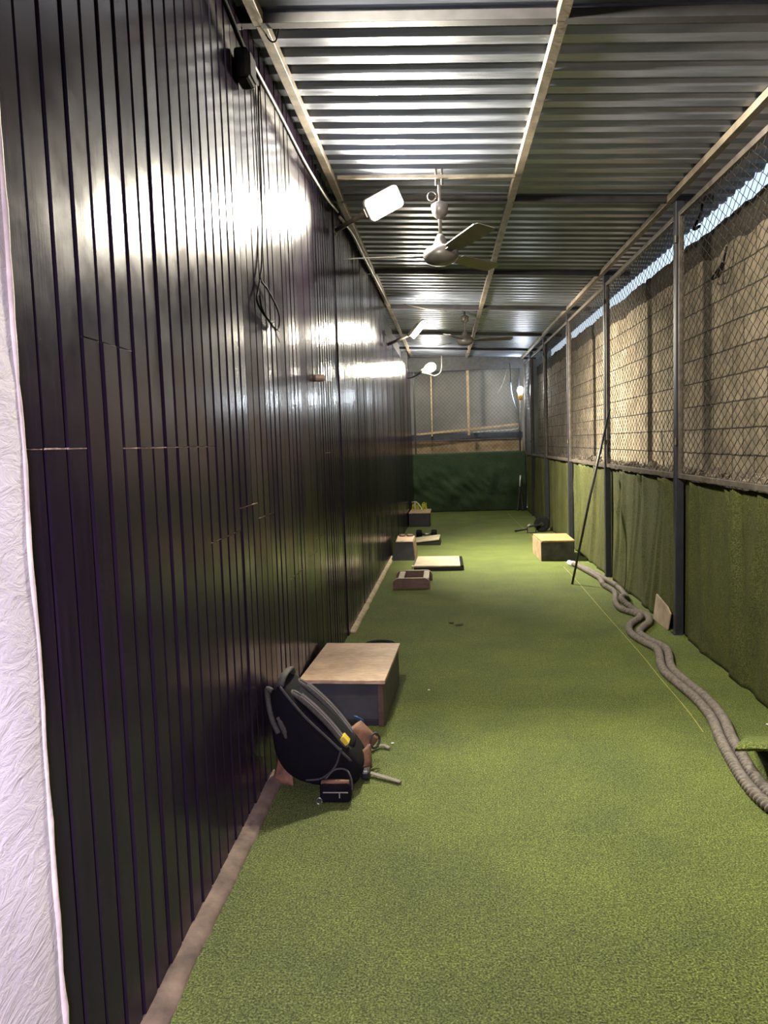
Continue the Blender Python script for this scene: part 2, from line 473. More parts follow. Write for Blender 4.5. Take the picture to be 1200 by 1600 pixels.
# left wall: vertical planks with recessed grooves, two stretches and a lower one at the far end
mb = MB()
JOINTS = [(1.44, 1.69, 1.512), (1.73, 2.0, 1.768), (2.0, 2.71, 1.510), (2.66, 3.0, 1.172), (3.03, 3.33, 1.26), (3.35, 3.62, 1.19),
          (4.68, 4.94, 0.923), (4.39, 4.67, 0.845), (3.98, 4.33, 0.81), (5.2, 5.4, 1.45)]
PITCH = 0.0992; y = 1.44; k = 0
tilt = 0.0
while y < 15.85:
    y0, y1 = y, y + PITCH - 0.011
    top = 3.40 if y < 5.84 else (3.36 if y < 10.15 else 2.93)
    off = 0.0 if y < 5.84 else 0.010
    xa, xb = lerp_table(WALLX, y0) + off, lerp_table(WALLX, y1) + off
    if k % 3 == 0:
        tilt = R.uniform(-0.0012, 0.0012)
    dt = tilt + R.uniform(-0.0006, 0.0006); sh = R.uniform(-0.0012, 0.0012)
    cuts = sorted(j[2] for j in JOINTS if j[0] - 0.02 <= (y0 + y1) / 2 <= j[1] + 0.02)
    zs = [0.0] + cuts + [top]
    for a, b in zip(zs, zs[1:]):
        za = a + (0.0016 if a > 0 else 0); zb = b - (0.0016 if b < top else 0)
        s2 = sh + (R.uniform(-0.0015, 0.0015) if cuts else 0)
        f0, f1, bk = xa + dt + s2, xb - dt + s2, -1.0
        ch = 0.004
        # chamfered face: groove edge, chamfer, face, chamfer
        prof = [(y0, f0 - 0.009), (y0, f0 - ch), (y0 + ch, f0), (y1 - ch, f1), (y1, f1 - ch), (y1, f1 - 0.009)]
        vs = [(px, py, za) for py, px in prof] + [(px, py, zb) for py, px in prof]
        n_ = len(prof)
        fs = [(i, i + 1, n_ + i + 1, n_ + i) for i in range(n_ - 1)] + [tuple(range(n_ - 1, -1, -1)), tuple(range(n_, 2 * n_))]
        mb.add(vs, fs, 0)
    for c in cuts:
        mb.box((xa - 0.016, y0, c - 0.002), (xa - 0.0022, y1, c + 0.002), 2 if c < 1.6 else 1)
    mb.box((-1.0, y, 0), (min(xa, xb) - 0.009, y + PITCH, top + (0.0 if y < 10.15 else 0.0)), 1)
    y += PITCH; k += 1
struct('wall_left', mb, [M['plank'], M['groove'], M['rawwood']])
mb = MB(); mb.box((-1.05, 10.1, 2.8), (-0.79, 16.9, 3.5)); mb.box((-1.05, 15.8, 0), (-0.68, 16.9, 3.5))
struct('wall_left.001', mb, M['header'])

# the plastered near end of the left wall with its ragged cream edge
mb = MB()
def plaster_fn(u, v):
    yy = -2.6 + u * (1.428 + 2.6); z = v * 3.5
    x = -0.800 + 0.004 * mnoise.noise(Vector((yy * 4, z * 4, 0)))
    if u >= 0.999:
        yy += 0.010 * mnoise.noise(Vector((3, z * 9, 1))); x -= 0.008
    return (x, yy, z)
mb.grid(plaster_fn, 60, 140); mb.box((-1.05, -2.6, 0), (-0.815, 1.42, 3.5))
struct('wall_left.002', mb, M['plaster'], smooth=True)
mb = MB()
mb.tube([(-0.811 + 0.002 * mnoise.noise(Vector((z * 6, 0, 0))), 1.428 + 0.006 * mnoise.noise(Vector((0, z * 5, 0))), z) for z in [i * 0.04 for i in range(88)]],
        [0.0085 + 0.003 * mnoise.noise(Vector((1, 2, i * 0.5))) for i in range(88)], 8)
struct('trim_1', mb, M['plaster_edge'], smooth=True)

# kerb strips at the foot of the planks
def kerb(y0, y1, wtab, h, seed):
    q = MB(); n_ = max(6, int((y1 - y0) / 0.035))
    def fn(u, v):
        yy = y0 + u * (y1 - y0); xw = lerp_table(WALLX, yy) - 0.004
        j = 0.006 * mnoise.noise(Vector((yy * 7, v * 5, seed)))
        wd = wtab + 0.008 * mnoise.noise(Vector((yy * 3, 0, seed)))
        prof = [(0, h), (wd * 0.55, h * 0.92), (wd * 0.95, h * 0.55), (wd, -0.002)]
        px, pz = prof[int(round(v * 3))]
        return (xw + px + (j if 0 < v else 0), yy, pz + (j * 0.4 if v < 1 else 0))
    q.grid(fn, n_, 3)
    return q
q = kerb(1.2, 3.36, 0.062, 0.026, 1); struct('baseboard_left', q, M['curb'], smooth=True)
q = kerb(6.0, 10.0, 0.052, 0.026, 5); q.box((-0.79, 5.99, 0), (-0.735, 6.0, 0.024)); struct('baseboard_left.001', q, M['curb_pale'], smooth=True)

# corrugated roof
mb = MB(); PR = 0.168; prof = []
y = -2.6
while y < 16.9:
    prof += [(y, 0.0), (y + 0.072, 0.0), (y + 0.092, 0.026), (y + 0.148, 0.026)]; y += PR
xs = [-1.02, -0.1, 0.8, 2.11]
vs = []; fs = []
for xx in xs:
    for (yy, h) in prof:
        vs.append((xx, yy, roofz(xx) + 0.046 + h + 0.003 * mnoise.noise(Vector((xx, yy, 0)))))
n_ = len(prof)
for i in range(len(xs) - 1):
    for j in range(n_ - 1):
        fs.append((i * n_ + j, i * n_ + j + 1, (i + 1) * n_ + j + 1, (i + 1) * n_ + j))
mb.add(vs, fs); struct('ceiling', mb, M['roof'], solid=0.0012)

# steel under the roof: long purlins by bays, cross bars at the posts
tn = [1]
def trim(mbx, mat, **k):
    tn[0] += 1; return struct('trim_%d' % tn[0], mbx, mat, **k)
YB = [-1.5, 0.95, 3.42, 5.86, 8.33, 10.45, 12.95, 15.0, BACK]
for xx, wd in ((-0.74, 0.048), (0.545, 0.050), (1.68, 0.048)):
    mb = MB()
    for a, b in zip(YB, YB[1:]):
        j1 = R.uniform(-0.006, 0.006); j2 = R.uniform(-0.006, 0.006)
        x0 = xx + (lerp_table(WALLX, a) + 0.82 if xx < 0 else 0) * 0.7; x1 = xx + (lerp_table(WALLX, b) + 0.82 if xx < 0 else 0) * 0.7
        mb.bar((x0 + j1, a, roofz(x0) + 0.022), (x1 + j2, b, roofz(x1) + 0.022), wd, 0.044)
    trim(mb, M['rust'], bevel=0.003)
for b in YB[1:]:
    mb = MB(); mb.bar((-0.86, b, roofz(-0.86) + 0.022), (1.98, b, roofz(1.98) + 0.022), 0.05, 0.043)
    trim(mb, M['crossbar'], bevel=0.003)

# right wall of blocks beyond the fence, its ragged dark top and the ledge of rubble
mb = MB()
def topz(yy):
    return 3.05 + 0.028 * mnoise.noise(Vector((yy * 1.7, 0, 0))) + 0.03 * mnoise.noise(Vector((yy * 9, 1, 0)))
ys = [0.5 + 0.08 * i for i in range(int(17.2 / 0.08))]
for ya, yb in zip(ys, ys[1:]):
    za, zb = topz(ya), topz(yb)
    ca = za - 0.20 - 0.05 * mnoise.noise(Vector((ya * 3, 5, 0))); cb = zb - 0.20 - 0.05 * mnoise.noise(Vector((yb * 3, 5, 0)))
    mb.add([(2.1, ya, 0), (2.1, yb, 0), (2.1, yb, cb), (2.1, ya, ca)], [(0, 1, 2, 3)], 0)
    bu = 0.03 * mnoise.noise(Vector((ya * 8, 2, 0))); bu2 = 0.03 * mnoise.noise(Vector((yb * 8, 2, 0)))
    mb.add([(2.1, ya, ca), (2.1, yb, cb), (2.08 + bu2, yb, cb + 0.06), (2.08 + bu, ya, ca + 0.06), (2.09 + bu2, yb, zb), (2.09 + bu, ya, za), (2.32, yb, zb - 0.02), (2.32, ya, za - 0.02)],
           [(0, 1, 2, 3), (3, 2, 4, 5), (5, 4, 6, 7)], 1)
mb.box((2.13, -2.6, 0), (2.32, 17.3, 2.86), 0)
struct('wall_right', mb, [M['block'], M['coping']])
mb = MB(); mb.box((1.84, -2.6, 0), (2.1, 17.3, 1.16)); trim(mb, M['coping'])
mb = MB()
for i in range(1500):
    yy = R.uniform(3.2, 16.2); xx = R.uniform(1.86, 2.05); r = R.uniform(0.008, 0.032) * (1 if R.random() < 0.85 else 1.7)
    c = Vector((xx, yy, 1.16 + r * 0.5 + max(0, (xx - 1.95)) * 0.35)); rot = Matrix.Rotation(R.uniform(0, 6), 3, Vector((R.random(), R.random(), R.random() + 0.1)).normalized())
    pts = [c + rot @ (Vector(p) * r * R.uniform(0.7, 1.2)) for p in ((1, 0, 0), (-1, 0, 0), (0, 1, 0), (0, -1, 0), (0, 0, 0.8), (0, 0, -0.8))]
    mb.add(pts, [(0, 2, 4), (2, 1, 4), (1, 3, 4), (3, 0, 4), (2, 0, 5), (1, 2, 5), (3, 1, 5), (0, 3, 5)])
tag(build('rubble', mb, M['rubble']), 'grey brown rubble lying along the ledge behind the wire mesh', 'rubble', kind='stuff')

# end of the passage and an added wall behind the camera that keeps sky light out
mb = MB(); mb.box((-1.2, 17.2, 0), (2.4, 17.3, 3.6)); struct('wall_back', mb, M['tarp'])
mb = MB(); mb.box((-1.05, -2.7, 0), (2.4, -2.6, 3.6)); struct('sky_blocker_front', mb, M['header'])
mb = MB(); mb.box((-0.68, 16.42, 2.98), (1.72, 16.50, 3.26)); trim(mb, M['header'])          # dark header over the far fence
mb = MB(); mb.box((-0.70, 16.86, 0), (1.72, 17.0, 1.52)); trim(mb, M['brick'], bevel=0.01)      # low masonry behind the far mesh
mb = MB(); mb.box((-0.70, 16.82, 1.53), (1.72, 16.88, 1.66)); trim(mb, M['darkband'])

# ------------------------------------------------------------------ the fence on the right
ORD = ['nearest', 'second', 'third', 'fourth', 'fifth', 'sixth']
POSTLAB = {1: 'dark steel fence post nearest the camera, tall and standing right of the leaning tile',
           2: 'dark steel fence post with the slanting rod resting against it',
           3: 'dark steel fence post standing directly behind the plywood box by the fence',
           4: 'dark steel fence post just behind the black round exercise wheel',
           5: 'dark thin fence post, farthest of the row along the block wall'}
for i, py in enumerate(POSTS):
    if i == 0:
        continue
    mb = MB(); mb.box((1.70, py - 0.03, 0), (1.76, py + 0.03, roofz(1.73) + 0.0))
    t = thing('fence_post', POSTLAB[i], 'post', (1.73, py, 0), 'fence posts along the right side')
    build('post_tube', mb, M['darksteel'], t, bevel=0.004)
    mb = MB(); mb.box((1.685, py - 0.040, 0), (1.755, py + 0.040, 0.008)); build('base_plate', mb, M['darksteel'], t)
    for zz in (1.42, 2.86):
        mb = MB(); mb.tube([(1.694, py - 0.048, zz), (1.694, py - 0.048, zz + 0.05)], 0.009, 8); mb.box((1.694, py - 0.05, zz + 0.005), (1.702, py - 0.02, zz + 0.045))
        build('hinge', mb, M['framesteel'], t)


def chainlink(mbx, u0, u1, z0, z1, fn, W=0.105, H=0.070, r=0.0026):
    """woven zigzag wires; fn maps (along, height, out of plane) to a point"""
    half = W / 2; nk = int((u1 - u0) / half); half = (u1 - u0) / nk
    nj = int((z1 - z0) / (H / 2)); hh = (z1 - z0) / nj
    for k_ in range(nk):
        pts = []
        for j in range(nj + 1):
            s_ = (j + k_) % 2
            uu = u0 + (k_ + s_) * half; o_ = 0.003 * (1 if s_ else -1)
            pts.append(fn(uu + (0.004 if s_ else -0.004), z0 + j * hh, o_))
        mbx.tube(pts, r, 3, cap=False)


PANLAB = ['wire mesh panel nearest the camera, cut off by the right edge of the photo',
          'wire mesh panel between the nearest post and the post with the slanting rod',
          'wire mesh panel just beyond the slanting rod, above the brightly lit turf cloth',
          'wire mesh panel fourth along the fence, above the black exercise wheel',
          'wire mesh panel, second from the far corner of the fence',
          'narrow wire mesh panel at the far corner beside the small white bulb']
CLOTHLAB = ['green turf cloth nearest the camera, hanging at the right edge of the photo',
            'green turf cloth in folds behind the leaning tile and the rope',
            'brightly lit yellow green turf cloth behind the slanting rod',
            'dim green turf cloth behind the plywood box by the fence',
            'green turf cloth hanging behind the black exercise wheel',
            'narrow green turf cloth at the far right corner']
ends = POSTS + [16.40]
for i, (a, b) in enumerate(zip(ends, ends[1:])):
    a2, b2 = a + 0.036, b - 0.036
    zb, zt = 1.175, 3.075
    t = thing('mesh_panel', PANLAB[i], 'fence panel', (FX, (a + b) / 2, zb), 'wire mesh panels of the right fence')
    mb = MB()
    mb.box((FX - 0.018, a2, zb), (FX + 0.018, a2 + 0.034, zt)); mb.box((FX - 0.018, b2 - 0.034, zb), (FX + 0.018, b2, zt))
    mb.box((FX - 0.018, a2 + 0.034, zb), (FX + 0.018, b2 - 0.034, zb + 0.036)); mb.box((FX - 0.018, a2 + 0.034, zt - 0.036), (FX + 0.018, b2 - 0.034, zt))
    build('panel_frame', mb, M['framesteel'], t, bevel=0.003)
    mb = MB(); chainlink(mb, a2 + 0.03, b2 - 0.03, zb + 0.03, zt - 0.03, lambda u, z, o_: (FX + o_, u, z))
    build('wire_mesh', mb, M['wire'], t)
    # hanging cloth below
    rr = random.Random(20 + i); folds = [(rr.uniform(0, 1), rr.uniform(0.010, 0.035), rr.uniform(-0.14, 0.14), rr.uniform(0.010, 0.026)) for _ in range(12)]
    seed = i * 3.1
    def cfn(u, v, a=a2 - 0.02, b=b2 + 0.02, folds=folds, seed=seed):
        yy = a + u * (b - a); z = v * 1.16
        edge = min(1, min(u, 1 - u) / 0.06)
        x = 1.778
        d = 0
        for (c, wd, sl, amp) in folds:
            q = (u - c - sl * (1 - v)) / (wd * (1.3 - 0.6 * v)); d += amp * math.exp(-q * q)
        d += 0.014 * mnoise.noise(Vector((yy * 2.2, z * 1.6, seed))) + 0.004 * mnoise.noise(Vector((yy * 11, z * 4, seed)))
        flare = 0.030 * (1 - v) ** 3
        zz = z - (0.018 * abs(mnoise.noise(Vector((yy * 5, seed, 0)))) if v > 0.97 else 0)
        return (max(1.7645 - 0.045 * min(1, max(0, min(u, 1 - u) - 0.05) / 0.05), x - (d * 1.25 + 0.006) * edge - flare * edge), yy, zz)
    mb = MB(); mb.grid(cfn, 110, 34)
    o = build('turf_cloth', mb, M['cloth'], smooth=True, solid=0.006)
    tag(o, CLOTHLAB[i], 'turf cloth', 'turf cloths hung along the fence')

# the far fence across the end
t = thing('mesh_panel', 'wide wire mesh panel across the far end of the passage', 'fence panel', (0.5, BACK, 1.22))
mb = MB()
L, Rr = -0.60, 1.64
mb.box((L, BACK - 0.018, 1.22), (L + 0.036, BACK + 0.018, 3.06)); mb.box((Rr - 0.036, BACK - 0.018, 1.22), (Rr, BACK + 0.018, 3.06))
mb.box((L, BACK - 0.018, 1.22), (Rr, BACK + 0.018, 1.256)); mb.box((L, BACK - 0.018, 3.02), (Rr, BACK + 0.018, 3.06))
build('panel_frame', mb, M['darksteel'], t, bevel=0.003)
mb = MB(); chainlink(mb, L + 0.03, Rr - 0.03, 1.25, 3.03, lambda u, z, o_: (u, BACK + o_, z), 0.085, 0.085, 0.0026); build('wire_mesh', mb, M['wire'], t)
mb = MB(); mb.bar((0.555, BACK + 0.05, 1.62), (0.555, BACK + 0.05, 3.04), 0.05, 0.05)
tag(build('timber_batten', mb, M['post_wood'], bevel=0.004), 'pale upright timber batten behind the middle of the far mesh panel', 'batten')
mb = MB(); mb.bar((-0.225, BACK + 0.05, 1.62), (-0.215, BACK + 0.05, 3.02), 0.03, 0.03)
tag(build('timber_batten', mb, M['post_wood'], bevel=0.003), 'thin upright batten behind the left half of the far mesh panel', 'batten')
mb = MB(); mb.bar((-0.6, BACK + 0.095, 1.66), (1.64, BACK + 0.095, 1.82), 0.03, 0.045)
tag(build('timber_rail', mb, M['post_wood'], bevel=0.003), 'brown timber rail rising to the right behind the far mesh panel', 'rail')
mb = MB(); mb.tube([(-0.6, BACK + 0.15, 1.655), (1.45, BACK + 0.15, 1.70), (1.60, BACK + 0.15, 1.72), (1.64, BACK + 0.15, 1.80), (1.645, BACK + 0.15, 2.4)], 0.016, 8)
tag(build('plastic_pipe', mb, M['whitepipe'], smooth=True), 'white plastic pipe running behind the far mesh and up at its right end', 'pipe')
def bfn(u, v):
    xx = -0.66 + u * 2.40; z = v * 1.25
    d = 0.09 * mnoise.noise(Vector((xx * 3.2, z * 2.6, 4))) + 0.035 * mnoise.noise(Vector((xx * 9 + z * 5, z * 6, 2)))
    return (xx, BACK - 0.03 - max(0, 0.035 + d) * math.sin(PI * min(1, v * 1.2)) , z)
mb = MB(); mb.grid(bfn, 70, 40)
tag(build('turf_cloth', mb, M['cloth_dark'], smooth=True, solid=0.006), 'dark green crumpled turf cloth across the far end wall', 'turf cloth')

# ------------------------------------------------------------------ flood lights on the left wall
def flood(loc, base, scale, label, axis, face, watts, spread, led, lit_depth):
    """loc: centre of the lit face; axis: long side direction; face: where it shines"""
    c = Vector(loc); n_ = Vector(face).normalized(); u = Vector(axis); u = (u - n_ * u.dot(n_)).normalized(); v = n_.cross(u)
    L_, W_ = 0.265 * scale, 0.155 * scale
    t = thing('flood_light', label, 'flood light', base, 'flood lights along the plank wall')
    def slab(l, w_, d0, d1, rad):
        pts = []
        for (sx_, sy_) in ((1, 1), (-1, 1), (-1, -1), (1, -1)):
            for q in range(5):
                an = {(1, 1): 0, (-1, 1): PI / 2, (-1, -1): PI, (1, -1): 1.5 * PI}[(sx_, sy_)] + q * PI / 8
                pts.append(c + u * (sx_ * (l / 2 - rad) + rad * math.cos(an)) + v * (sy_ * (w_ / 2 - rad) + rad * math.sin(an)))
        q_ = MB(); q_.prism(pts, n_ * d0, n_ * d1); return q_
    build('housing', slab(L_, W_, -0.045 * scale, 0.0, 0.03), M['lamp_shell'], t, bevel=0.004)
    build('led_panel', slab(L_ * 0.90, W_ * 0.88, 0.001, lit_depth, 0.025), led, t)
    lt = area_light('led_light', (0, 0, 0), n_, W_ * 0.88, watts, LAMP_COL, None, math.radians(spread))
    lt.data.shape = 'RECTANGLE'; lt.data.size = L_ * 0.86; lt.data.size_y = W_ * 0.84
    lt.rotation_euler = Matrix((u, v, -n_)).transposed().to_euler() if u.cross(v).dot(-n_) > 0 else Matrix((u, -v, -n_)).transposed().to_euler()
    lt.parent = t; lt.location = c + n_ * (lit_depth + 0.006) - Vector(base)
    e = c - u * (L_ / 2 + 0.01)
    q_ = MB(); q_.bar(e - v * 0.03 - n_ * 0.02, e + v * 0.03 - n_ * 0.02, 0.02, 0.03); build('bracket', q_, M['framesteel'], t)
    if True:
        q_ = MB(); q_.tube([Vector(base), e - n_ * 0.02], 0.018, 10); build('arm', q_, M['framesteel'], t, smooth=True)
        q_ = MB(); q_.lathe([(0.035, 0), (0.035, 0.012), (0.018, 0.016)], Vector(base), (1, 0, 0), 14); build('wall_plate', q_, M['framesteel'], t)
    return t

flood((-0.36, 5.45, 3.15), (-0.758, 5.80, 3.075), 1.0, 'nearest glaring flood light on an arm from the plank wall', (0.85, -0.1, 0.33), (0.34, -0.90, -0.26), FLOOD_W[0], 122, M['led'], 0.006)
flood((-0.29, 9.75, 2.915), (-0.690, 9.95, 2.75), 0.9, 'glaring flood light in the middle of the row, beside the end of the tall planks', (0.6, -0.5, 0.5), (0.73, 0.05, -0.68), FLOOD_W[1], 116, M['led_mid'], 0.055)  # deep lit front is added so this lamp also glows sideways
# the farthest lamp of the row is a plain bulb on a bent bracket
t = thing('bulb_lamp', 'small glaring bulb lamp farthest away along the plank wall, near the far mesh panel', 'lamp', (-0.655, 15.2, 2.75))
c3 = Vector((-0.22, 15.0, 2.92)); d3 = Vector((0.85, -0.1, 0.35)).normalized()
mb = MB(); mb.lathe([(0.03, -0.10), (0.06, -0.07), (0.085, 0.0), (0.085, 0.05), (0.06, 0.10), (0.02, 0.125)], c3, d3, 20); build('glass_bulb', mb, M['led_far'], t, smooth=True)
mb = MB(); mb.lathe([(0.034, -0.19), (0.040, -0.16), (0.040, -0.10), (0.030, -0.095)], c3, d3, 16); build('bulb_holder', mb, M['lamp_shell'], t, smooth=True)
mb = MB(); mb.tube(spline([(-0.655, 15.2, 2.75), (-0.55, 15.12, 2.77), (-0.45, 15.05, 2.81), c3 - d3 * 0.18], 5), 0.014, 8); build('arm', mb, M['framesteel'], t, smooth=True)
mb = MB(); mb.tube(spline([c3 - d3 * 0.15 + Vector((0, 0, -0.03)), (-0.22, 15.0, 2.80), (-0.12, 15.0, 2.77), (0.0, 15.05, 2.86), (0.02, 15.4, 3.2)], 5), 0.006, 6); build('supply_wire', mb, M['cablegrey'], t, smooth=True)

# bare bulb in the far right corner
t = thing('wall_lamp', 'small white glowing bulb in an amber holder on a pipe at the far right corner', 'lamp', (1.60, 16.0, 1.68))
mb = MB(); mb.tube([(1.625, 16.36, 1.68), (1.612, 16.2, 2.0), (1.60, 16.0, 2.30)], 0.016, 8); build('pipe_stem', mb, M['whitepipe'], t, smooth=True)
mb = MB(); mb.lathe([(0.03, 0), (0.05, 0.02), (0.052, 0.10), (0.04, 0.12)], (1.60, 16.0, 2.29), (0, 0, 1), 18); build('bulb_holder', mb, M['amber'], t, smooth=True)
mb = MB(); mb.lathe([(0.025, 0), (0.05, 0.03), (0.06, 0.08), (0.05, 0.13), (0.025, 0.155), (0.004, 0.16)], (1.60, 16.0, 2.41), (0, 0, 1), 18); build('glass_bulb', mb, M['led_bulb'], t, smooth=True)
t = thing('hanging_strip', 'pale blue plastic strip hanging slantwise on a wire beside the far bulb', 'strip', (1.47, 16.05, 2.1))
mb = MB(); mb.tube(spline([(1.415, 16.05, 2.66), (1.43, 16.05, 2.45), (1.48, 16.05, 2.25), (1.535, 16.05, 2.10)], 5), [0.010, 0.016, 0.02, 0.024, 0.026, 0.028, 0.03, 0.03, 0.03, 0.028, 0.024, 0.02, 0.016, 0.012, 0.008, 0.005], 8, flat=0.35)
build('strip', mb, M['paleblue'], t, smooth=True)
mb = MB(); mb.tube(spline([(1.43, 16.415, 3.08), (1.42, 16.2, 2.99), (1.41, 16.05, 2.9), (1.415, 16.05, 2.66)], 5), 0.006, 6); build('hanging_wire', mb, M['cable'], t, smooth=True)

# ------------------------------------------------------------------ ceiling fans
t = thing('ceiling_fan', 'grey ceiling fan with long blades hanging beside the nearest flood light', 'ceiling fan', (0.02, 5.30, 2.66), 'ceiling fans under the roof')
fx, fy = 0.02, 5.30
mb = MB(); mb.tube([(fx, fy, 2.86), (fx, fy, 3.20)], 0.012, 10); build('down_rod', mb, M['fan'], t, smooth=True)
mb = MB(); mb.lathe([(0.02, 0), (0.05, 0.03), (0.058, 0.09), (0.03, 0.11)], (fx, fy, 2.98), (0, 0, 1), 20); build('canopy', mb, M['fan'], t, smooth=True)
mb = MB(); mb.lathe([(0.02, 0.20), (0.035, 0.17), (0.05, 0.13), (0.085, 0.115), (0.115, 0.09), (0.12, 0.05), (0.10, 0.02), (0.05, 0.0)][::-1], (fx, fy, 2.68), (0, 0, 1), 28); build('motor', mb, M['fan'], t, smooth=True)
mb = MB(); mb.tube([(fx - 0.02, fy, 3.2), (fx - 0.02, fy, 3.31), (fx + 0.02, fy, 3.31), (fx + 0.02, fy, 3.2)], 0.008, 8)
mb.tube([(fx - 0.05 + 0.03 * math.cos(q * PI / 5), fy, 3.13 + 0.03 * math.sin(q * PI / 5)) for q in range(11)], 0.004, 6); build('hook', mb, M['framesteel'], t, smooth=True)
def blade(an):
    q_ = MB(); d = Vector((math.cos(an), math.sin(an), 0)); s_ = Vector((-d.y, d.x, 0)); c = Vector((fx, fy, 2.745))
    poly = []
    prof_ = [(0.10, 0.022), (0.17, 0.026), (0.19, 0.055), (0.40, 0.062), (0.62, 0.066), (0.66, 0.055)]
    up = [c + d * r_ + s_ * w_ + Vector((0, 0, -w_ * 0.20 + 0.02 * r_)) for r_, w_ in prof_]
    dn = [c + d * r_ - s_ * w_ + Vector((0, 0, w_ * 0.20 + 0.02 * r_)) for r_, w_ in prof_]
    n2 = len(prof_)
    th = Vector((0, 0, 0.005))
    vs_ = up + dn + [p + th for p in up] + [p + th for p in dn]
    fs_ = []
    for j in range(n2 - 1):
        fs_ += [(j, j + 1, n2 + j + 1, n2 + j), (2 * n2 + j, 3 * n2 + j, 3 * n2 + j + 1, 2 * n2 + j + 1), (j, 2 * n2 + j, 2 * n2 + j + 1, j + 1), (n2 + j, n2 + j + 1, 3 * n2 + j + 1, 3 * n2 + j)]
    fs_ += [(0, n2, 3 * n2, 2 * n2), (n2 - 1, 3 * n2 - 1, 4 * n2 - 1, 2 * n2 - 1)]
    q_.add(vs_, fs_); return q_
for an in (-66, 54, 177):
    build('blade', blade(math.radians(an)), M['fan'], t)
fan2 = copy_tree(t, (0.345, 10.9, 2.80), math.radians(70))
tag(fan2, 'small far ceiling fan under the middle purlin, beyond the second flood light', 'ceiling fan', 'ceiling fans under the roof')
mb = MB(); mb.bar((-0.66, 5.29, 3.285), (0.52, 5.29, 3.225), 0.022, 0.022)
trim(mb, M['rust'], bevel=0.002)

# ------------------------------------------------------------------ cables on the plank wall and under the roof
def wx(y_, o_=0.02):
    return lerp_table(WALLX, y_) + o_
pts = [(wx(y_, 0.035), y_, z) for y_, z in ((2.6, 3.22), (3.0, 3.19), (3.34, 3.15), (3.9, 3.165), (4.58, 3.15), (5.3, 3.20), (5.9, 3.25))]
t = thing('power_cable', 'black power cable sagging along the top of the plank wall to the junction box', 'cable', (wx(4.2, 0.03), 4.2, 3.15))
mb = MB(); mb.tube(spline(pts, 8), 0.011, 8); build('cable', mb, M['cable'], t, smooth=True)
mb = MB(); mb.tube(spline([(a + 0.012, b, c - 0.02 - 0.01 * math.sin(b * 5)) for a, b, c in pts[2:]], 8), 0.007, 8); build('cable', mb, M['cableweather'], t, smooth=True)
t = thing('junction_box', 'black junction box on the sagging cable high on the plank wall', 'junction box', (wx(3.3, 0.03), 3.30, 3.01))
mb = MB(); mb.box((wx(3.3, 0.004), 3.23, 3.01), (wx(3.3, 0.065), 3.36, 3.132)); build('box_body', mb, M['cable'], t, bevel=0.014)
mb = MB(); mb.box((wx(3.3, 0.065), 3.245, 3.025), (wx(3.3, 0.072), 3.345, 3.118)); build('lid', mb, M['cable'], t, bevel=0.003)
pts = [(wx(y_, 0.05), y_, z) for y_, z in ((5.95, 3.22), (6.6, 3.285), (7.4, 3.285), (8.4, 3.30), (9.4, 3.31), (9.95, 3.30))]
t = thing('cable_pair', 'pale cable pair running beyond the nearest flood light to the end of the tall planks', 'cable', (wx(8, 0.05), 8, 3.28))
mb = MB(); mb.tube(spline(pts, 8), 0.011, 8); build('cable', mb, M['cableweather'], t, smooth=True)
mb = MB(); mb.tube(spline([(a + 0.02, b, c - 0.028) for a, b, c in pts], 8), 0.009, 8); build('cable', mb, M['cablegrey'], t, smooth=True)
# loose cord with a loop
pts = [(wx(3.6, 0.012), 3.63, 3.15), (wx(3.6, 0.010), 3.615, 3.0), (wx(3.55, 0.010), 3.60, 2.6), (wx(3.5, 0.014), 3.53, 2.34), (wx(3.5, 0.014), 3.485, 2.258), (wx(3.6, 0.016), 3.60, 2.235),
       (wx(3.7, 0.018), 3.76, 2.19), (wx(3.8, 0.018), 3.83, 2.145), (wx(3.8, 0.016), 3.815, 2.09), (wx(3.7, 0.015), 3.74, 2.07), (wx(3.6, 0.014), 3.62, 2.09), (wx(3.5, 0.013), 3.48, 2.115), (wx(3.5, 0.013), 3.40, 2.15), (wx(3.45, 0.013), 3.44, 2.20), (wx(3.45, 0.013), 3.48, 2.25)]
t = thing('looped_cable', 'thin black cord hanging down the plank wall and ending in a loop', 'cord', (wx(3.6, 0.01), 3.6, 2.05))
mb = MB(); mb.tube(spline(pts, 6), 0.0042, 6); mb.tube(spline([(wx(3.5, 0.022), 3.42, 2.17), (wx(3.5, 0.02), 3.47, 2.12), (wx(3.6, 0.02), 3.62, 2.085), (wx(3.7, 0.02), 3.70, 2.10)], 5), 0.0042, 6)
build('cable', mb, M['cable'], t, smooth=True)
mb = MB(); mb.tube([(wx(3.7, 0.018), 3.68, 2.075), (wx(3.7, 0.02), 3.76, 2.035), (wx(3.8, 0.02), 3.80, 2.015)], 0.0022, 5); mb.tube([(wx(3.7, 0.018), 3.70, 2.075), (wx(3.7, 0.03), 3.76, 2.06)], 0.002, 5)
build('bare_wire_ends', mb, M['cable'], t)
# peg on the wall
t = thing('wall_peg', 'short tan wooden peg sticking out of the glossy plank wall', 'peg', (wx(4.9, 0.0), 4.9, 1.92))
mb = MB(); mb.tube([(wx(4.9, -0.004), 4.92, 1.93), (wx(4.9, 0.050), 4.92, 1.93), (wx(4.9, 0.056), 4.92, 1.93)], [0.023, 0.023, 0.017], 16); build('peg', mb, M['peg'], t, smooth=False)
